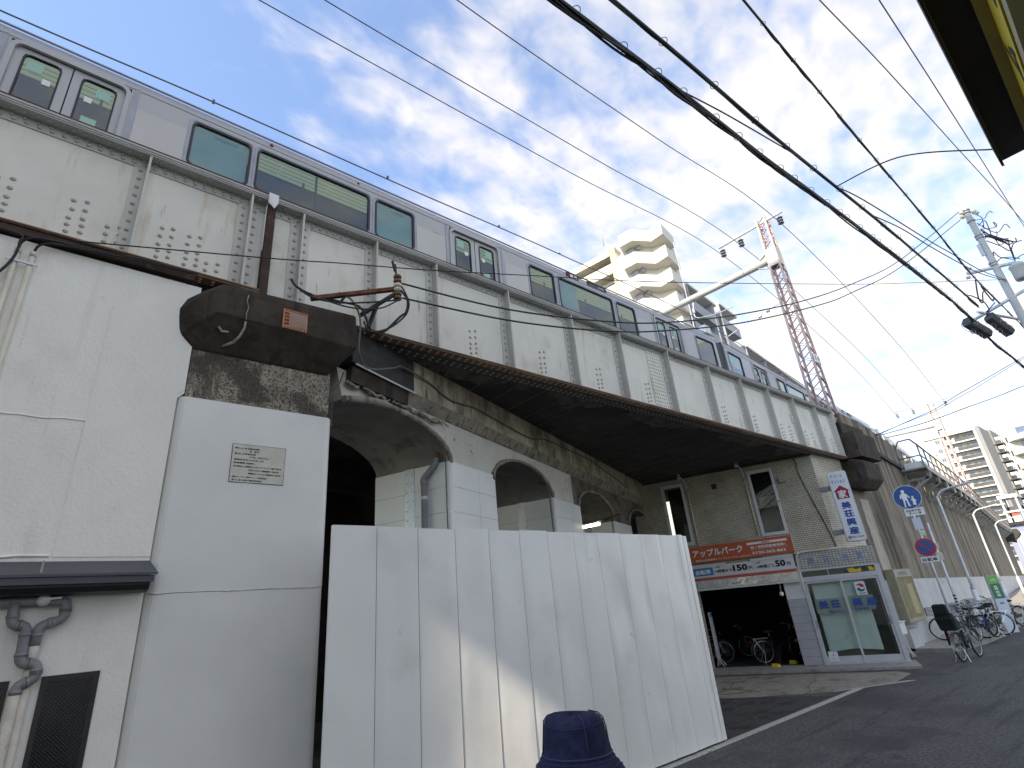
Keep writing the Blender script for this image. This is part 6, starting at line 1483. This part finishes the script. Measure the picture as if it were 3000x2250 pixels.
# ------------------------------------------------------------------ the person in front of the viewer
pe = thing('person', 'person in navy bucket hat and dark coat seen from behind', 'person', (1.60,1.655,0))
def skin(name, verts, edges, radii, mat, sub=2):
    me = bpy.data.meshes.new(name); me.from_pydata([tuple(Vector(v)) for v in verts], edges, [])
    o = bpy.data.objects.new(name, me); COL.objects.link(o); o.parent = pe
    s = o.modifiers.new('skin','SKIN'); s.use_smooth_shade = True
    for i, r in enumerate(radii):
        me.skin_vertices[0].data[i].radius = (r if isinstance(r, tuple) else (r, r))
    me.skin_vertices[0].data[0].use_root = True
    o.modifiers.new('sub','SUBSURF').levels = sub; o.modifiers['sub'].render_levels = sub
    dg = bpy.context.evaluated_depsgraph_get(); m2 = bpy.data.meshes.new_from_object(o.evaluated_get(dg)); o.modifiers.clear(); o.data = m2
    m2.materials.clear(); m2.materials.append(K[mat])
    for p in m2.polygons: p.use_smooth = True
    return o
B0 = [(0,0,.88),(0,0,1.08),(0,.01,1.28),(0,0,1.40),(0,0,1.47),(0,.02,1.53),(.0,.02,1.60),
      (.09,0,.80),(.10,.01,.46),(.10,-.01,.08),(.10,.13,.04),(-.09,0,.80),(-.10,.02,.46),(-.10,-.01,.08),(-.10,.13,.04),
      (.17,0,1.38),(.22,-.01,1.12),(.22,.05,.88),(.22,.08,.78),(-.17,0,1.38),(-.22,-.01,1.12),(-.22,.05,.88),(-.22,.08,.78)]
E0 = [(0,1),(1,2),(2,3),(3,4),(4,5),(5,6),(0,7),(7,8),(8,9),(9,10),(0,11),(11,12),(12,13),(13,14),(3,15),(15,16),(16,17),(17,18),(3,19),(19,20),(20,21),(21,22)]
R0 = [.14,.13,.14,.11,.055,.085,.085,.085,.06,.045,.04,.085,.06,.045,.04,.06,.05,.04,.035,.06,.05,.04,.035]
rot = radians(-40)
def turn(v): return (v[0]*cos(rot)-v[1]*sin(rot), v[0]*sin(rot)+v[1]*cos(rot), v[2])
skin('body', [turn(v) for v in B0], E0, R0, 'skin')
B1 = [v for i, v in enumerate(B0) if i in (0,1,2,3,15,16,17,19,20,21)]
skin('coat', [turn(v) for v in B1], [(0,1),(1,2),(2,3),(3,4),(4,5),(5,6),(3,7),(7,8),(8,9)], [.175,.165,.17,.12,.085,.07,.058,.085,.07,.058], 'coat')
B2 = [v for i, v in enumerate(B0) if i in (0,7,8,9,11,12,13)]
skin('trousers', [turn(v) for v in B2], [(0,1),(1,2),(2,3),(0,4),(4,5),(5,6)], [.155,.105,.08,.07,.105,.08,.07], 'trousers')
for sg in (-1,1):
    for f in range(4):
        a = turn((.22*sg+.0, .065+.018*f, .76)); b = turn((.222*sg, .07+.019*f, .71)); c_ = turn((.215*sg, .078+.018*f, .68-.006*abs(f-1.5)))
        o = MB().tube([a,b,c_], .0085, 6); ob_ = o.mesh('finger', 'skin'); fo = bpy.data.objects.new('finger', ob_); COL.objects.link(fo); fo.parent = pe
    o = MB().tube([turn((.21*sg,.06,.77)),turn((.20*sg,.045,.73)),turn((.205*sg,.05,.70))], .010, 6); fo = bpy.data.objects.new('thumb', o.mesh('thumb','skin')); COL.objects.link(fo); fo.parent = pe
def at_pe(mb, name, mat):
    o = bpy.data.objects.new(name, mb.mesh(name, mat)); COL.objects.link(o); o.parent = pe; return o
hd = MB(); hd.lathe((0,0,1.45),(0,0,1),[(.05,0),(.07,.04),(.088,.09),(.092,.14),(.085,.18),(.05,.205)],18); at_pe(hd, 'hair', 'hair')
fc = MB()
for sg in (-1,1): fc.lathe(turn((.035*sg,.10,1.565)), turn((0,1,0)), [(.012,0),(.010,.006),(.003,.010)], 8)
at_pe(fc, 'eyes', 'white_paint')
fc = MB(); fc.tube([turn((0,.10,1.57)),turn((0,.125,1.535)),turn((0,.108,1.525))], [.010,.016,.010], 8); fc.bar(turn((-.02,.105,1.495)), turn((.02,.105,1.495)), .008); at_pe(fc, 'nose', 'skin')
for sg in (-1,1):
    e_ = MB(); e_.lathe(turn((.088*sg,.01,1.55)), turn((sg,0,0)), [(.025,0),(.03,.01),(.015,.016)], 10); at_pe(e_, 'ear', 'skin')
# bucket hat: crown panels, seam, sloping brim
n = 40; prof = [(.0,1.702),(.055,1.700),(.088,1.690),(.103,1.670),(.108,1.64),(.112,1.59),(.116,1.555),(.119,1.548),(.135,1.525),(.155,1.492),(.165,1.470),(.160,1.468),(.115,1.535)]
prof = [(r, 1.697-(1.702-z)*.82) for r, z in prof]
vs = []; fs = []
for j, (r, z) in enumerate(prof):
    for i in range(n):
        a = 2*pi*i/n; wv = 1+.012*sin(3*a+j*.7)+.010*sin(7*a+j*1.9)*(j > 2)
        sag = -.006*sin(2*a+.6)*(j < 4) + (.008*sin(5*a) if j > 8 else 0)
        vs.append((r*wv*cos(a), r*wv*1.08*sin(a), z+sag-.006*(j in (1,2))*max(0,sin(a*2+1.2))))
for j in range(len(prof)-1):
    for i in range(n):
        i2 = (i+1)%n; fs.append((j*n+i, j*n+i2, (j+1)*n+i2, (j+1)*n+i))
h = MB(); h.add(vs, fs, True); ho = at_pe(h, 'bucket_hat', 'hat_navy'); ho.modifiers.new('sub','SUBSURF').render_levels = 1
sm = MB()
def hat_ring(j, up_, gap, r):
    z0, z1 = prof[j][1], prof[j+1][1]; t_ = up_; P_ = []
    for i in range(n+1):
        v0, v1 = Vector(vs[j*n+i%n]), Vector(vs[(j+1)*n+i%n]); p = v0.lerp(v1, t_); q_ = Vector((p.x, p.y, 0)).normalized(); P_.append(p+q_*gap)
    sm.tube(P_, r, 5, False)
hat_ring(6, .5, .002, .0045); hat_ring(7, .5, .001, .0018); hat_ring(8, .3, .001, .0018); hat_ring(8, .8, .001, .0018); hat_ring(3, .2, .0005, .0015)
for i0 in (4, 15, 27, 35):
    sm.tube([Vector(vs[j*n+i0])*1.0+Vector((cos(2*pi*i0/n),sin(2*pi*i0/n),.6))*.0015 for j in range(1,7)], .0024, 5)
at_pe(sm, 'hat_seam', 'hat_stitch')
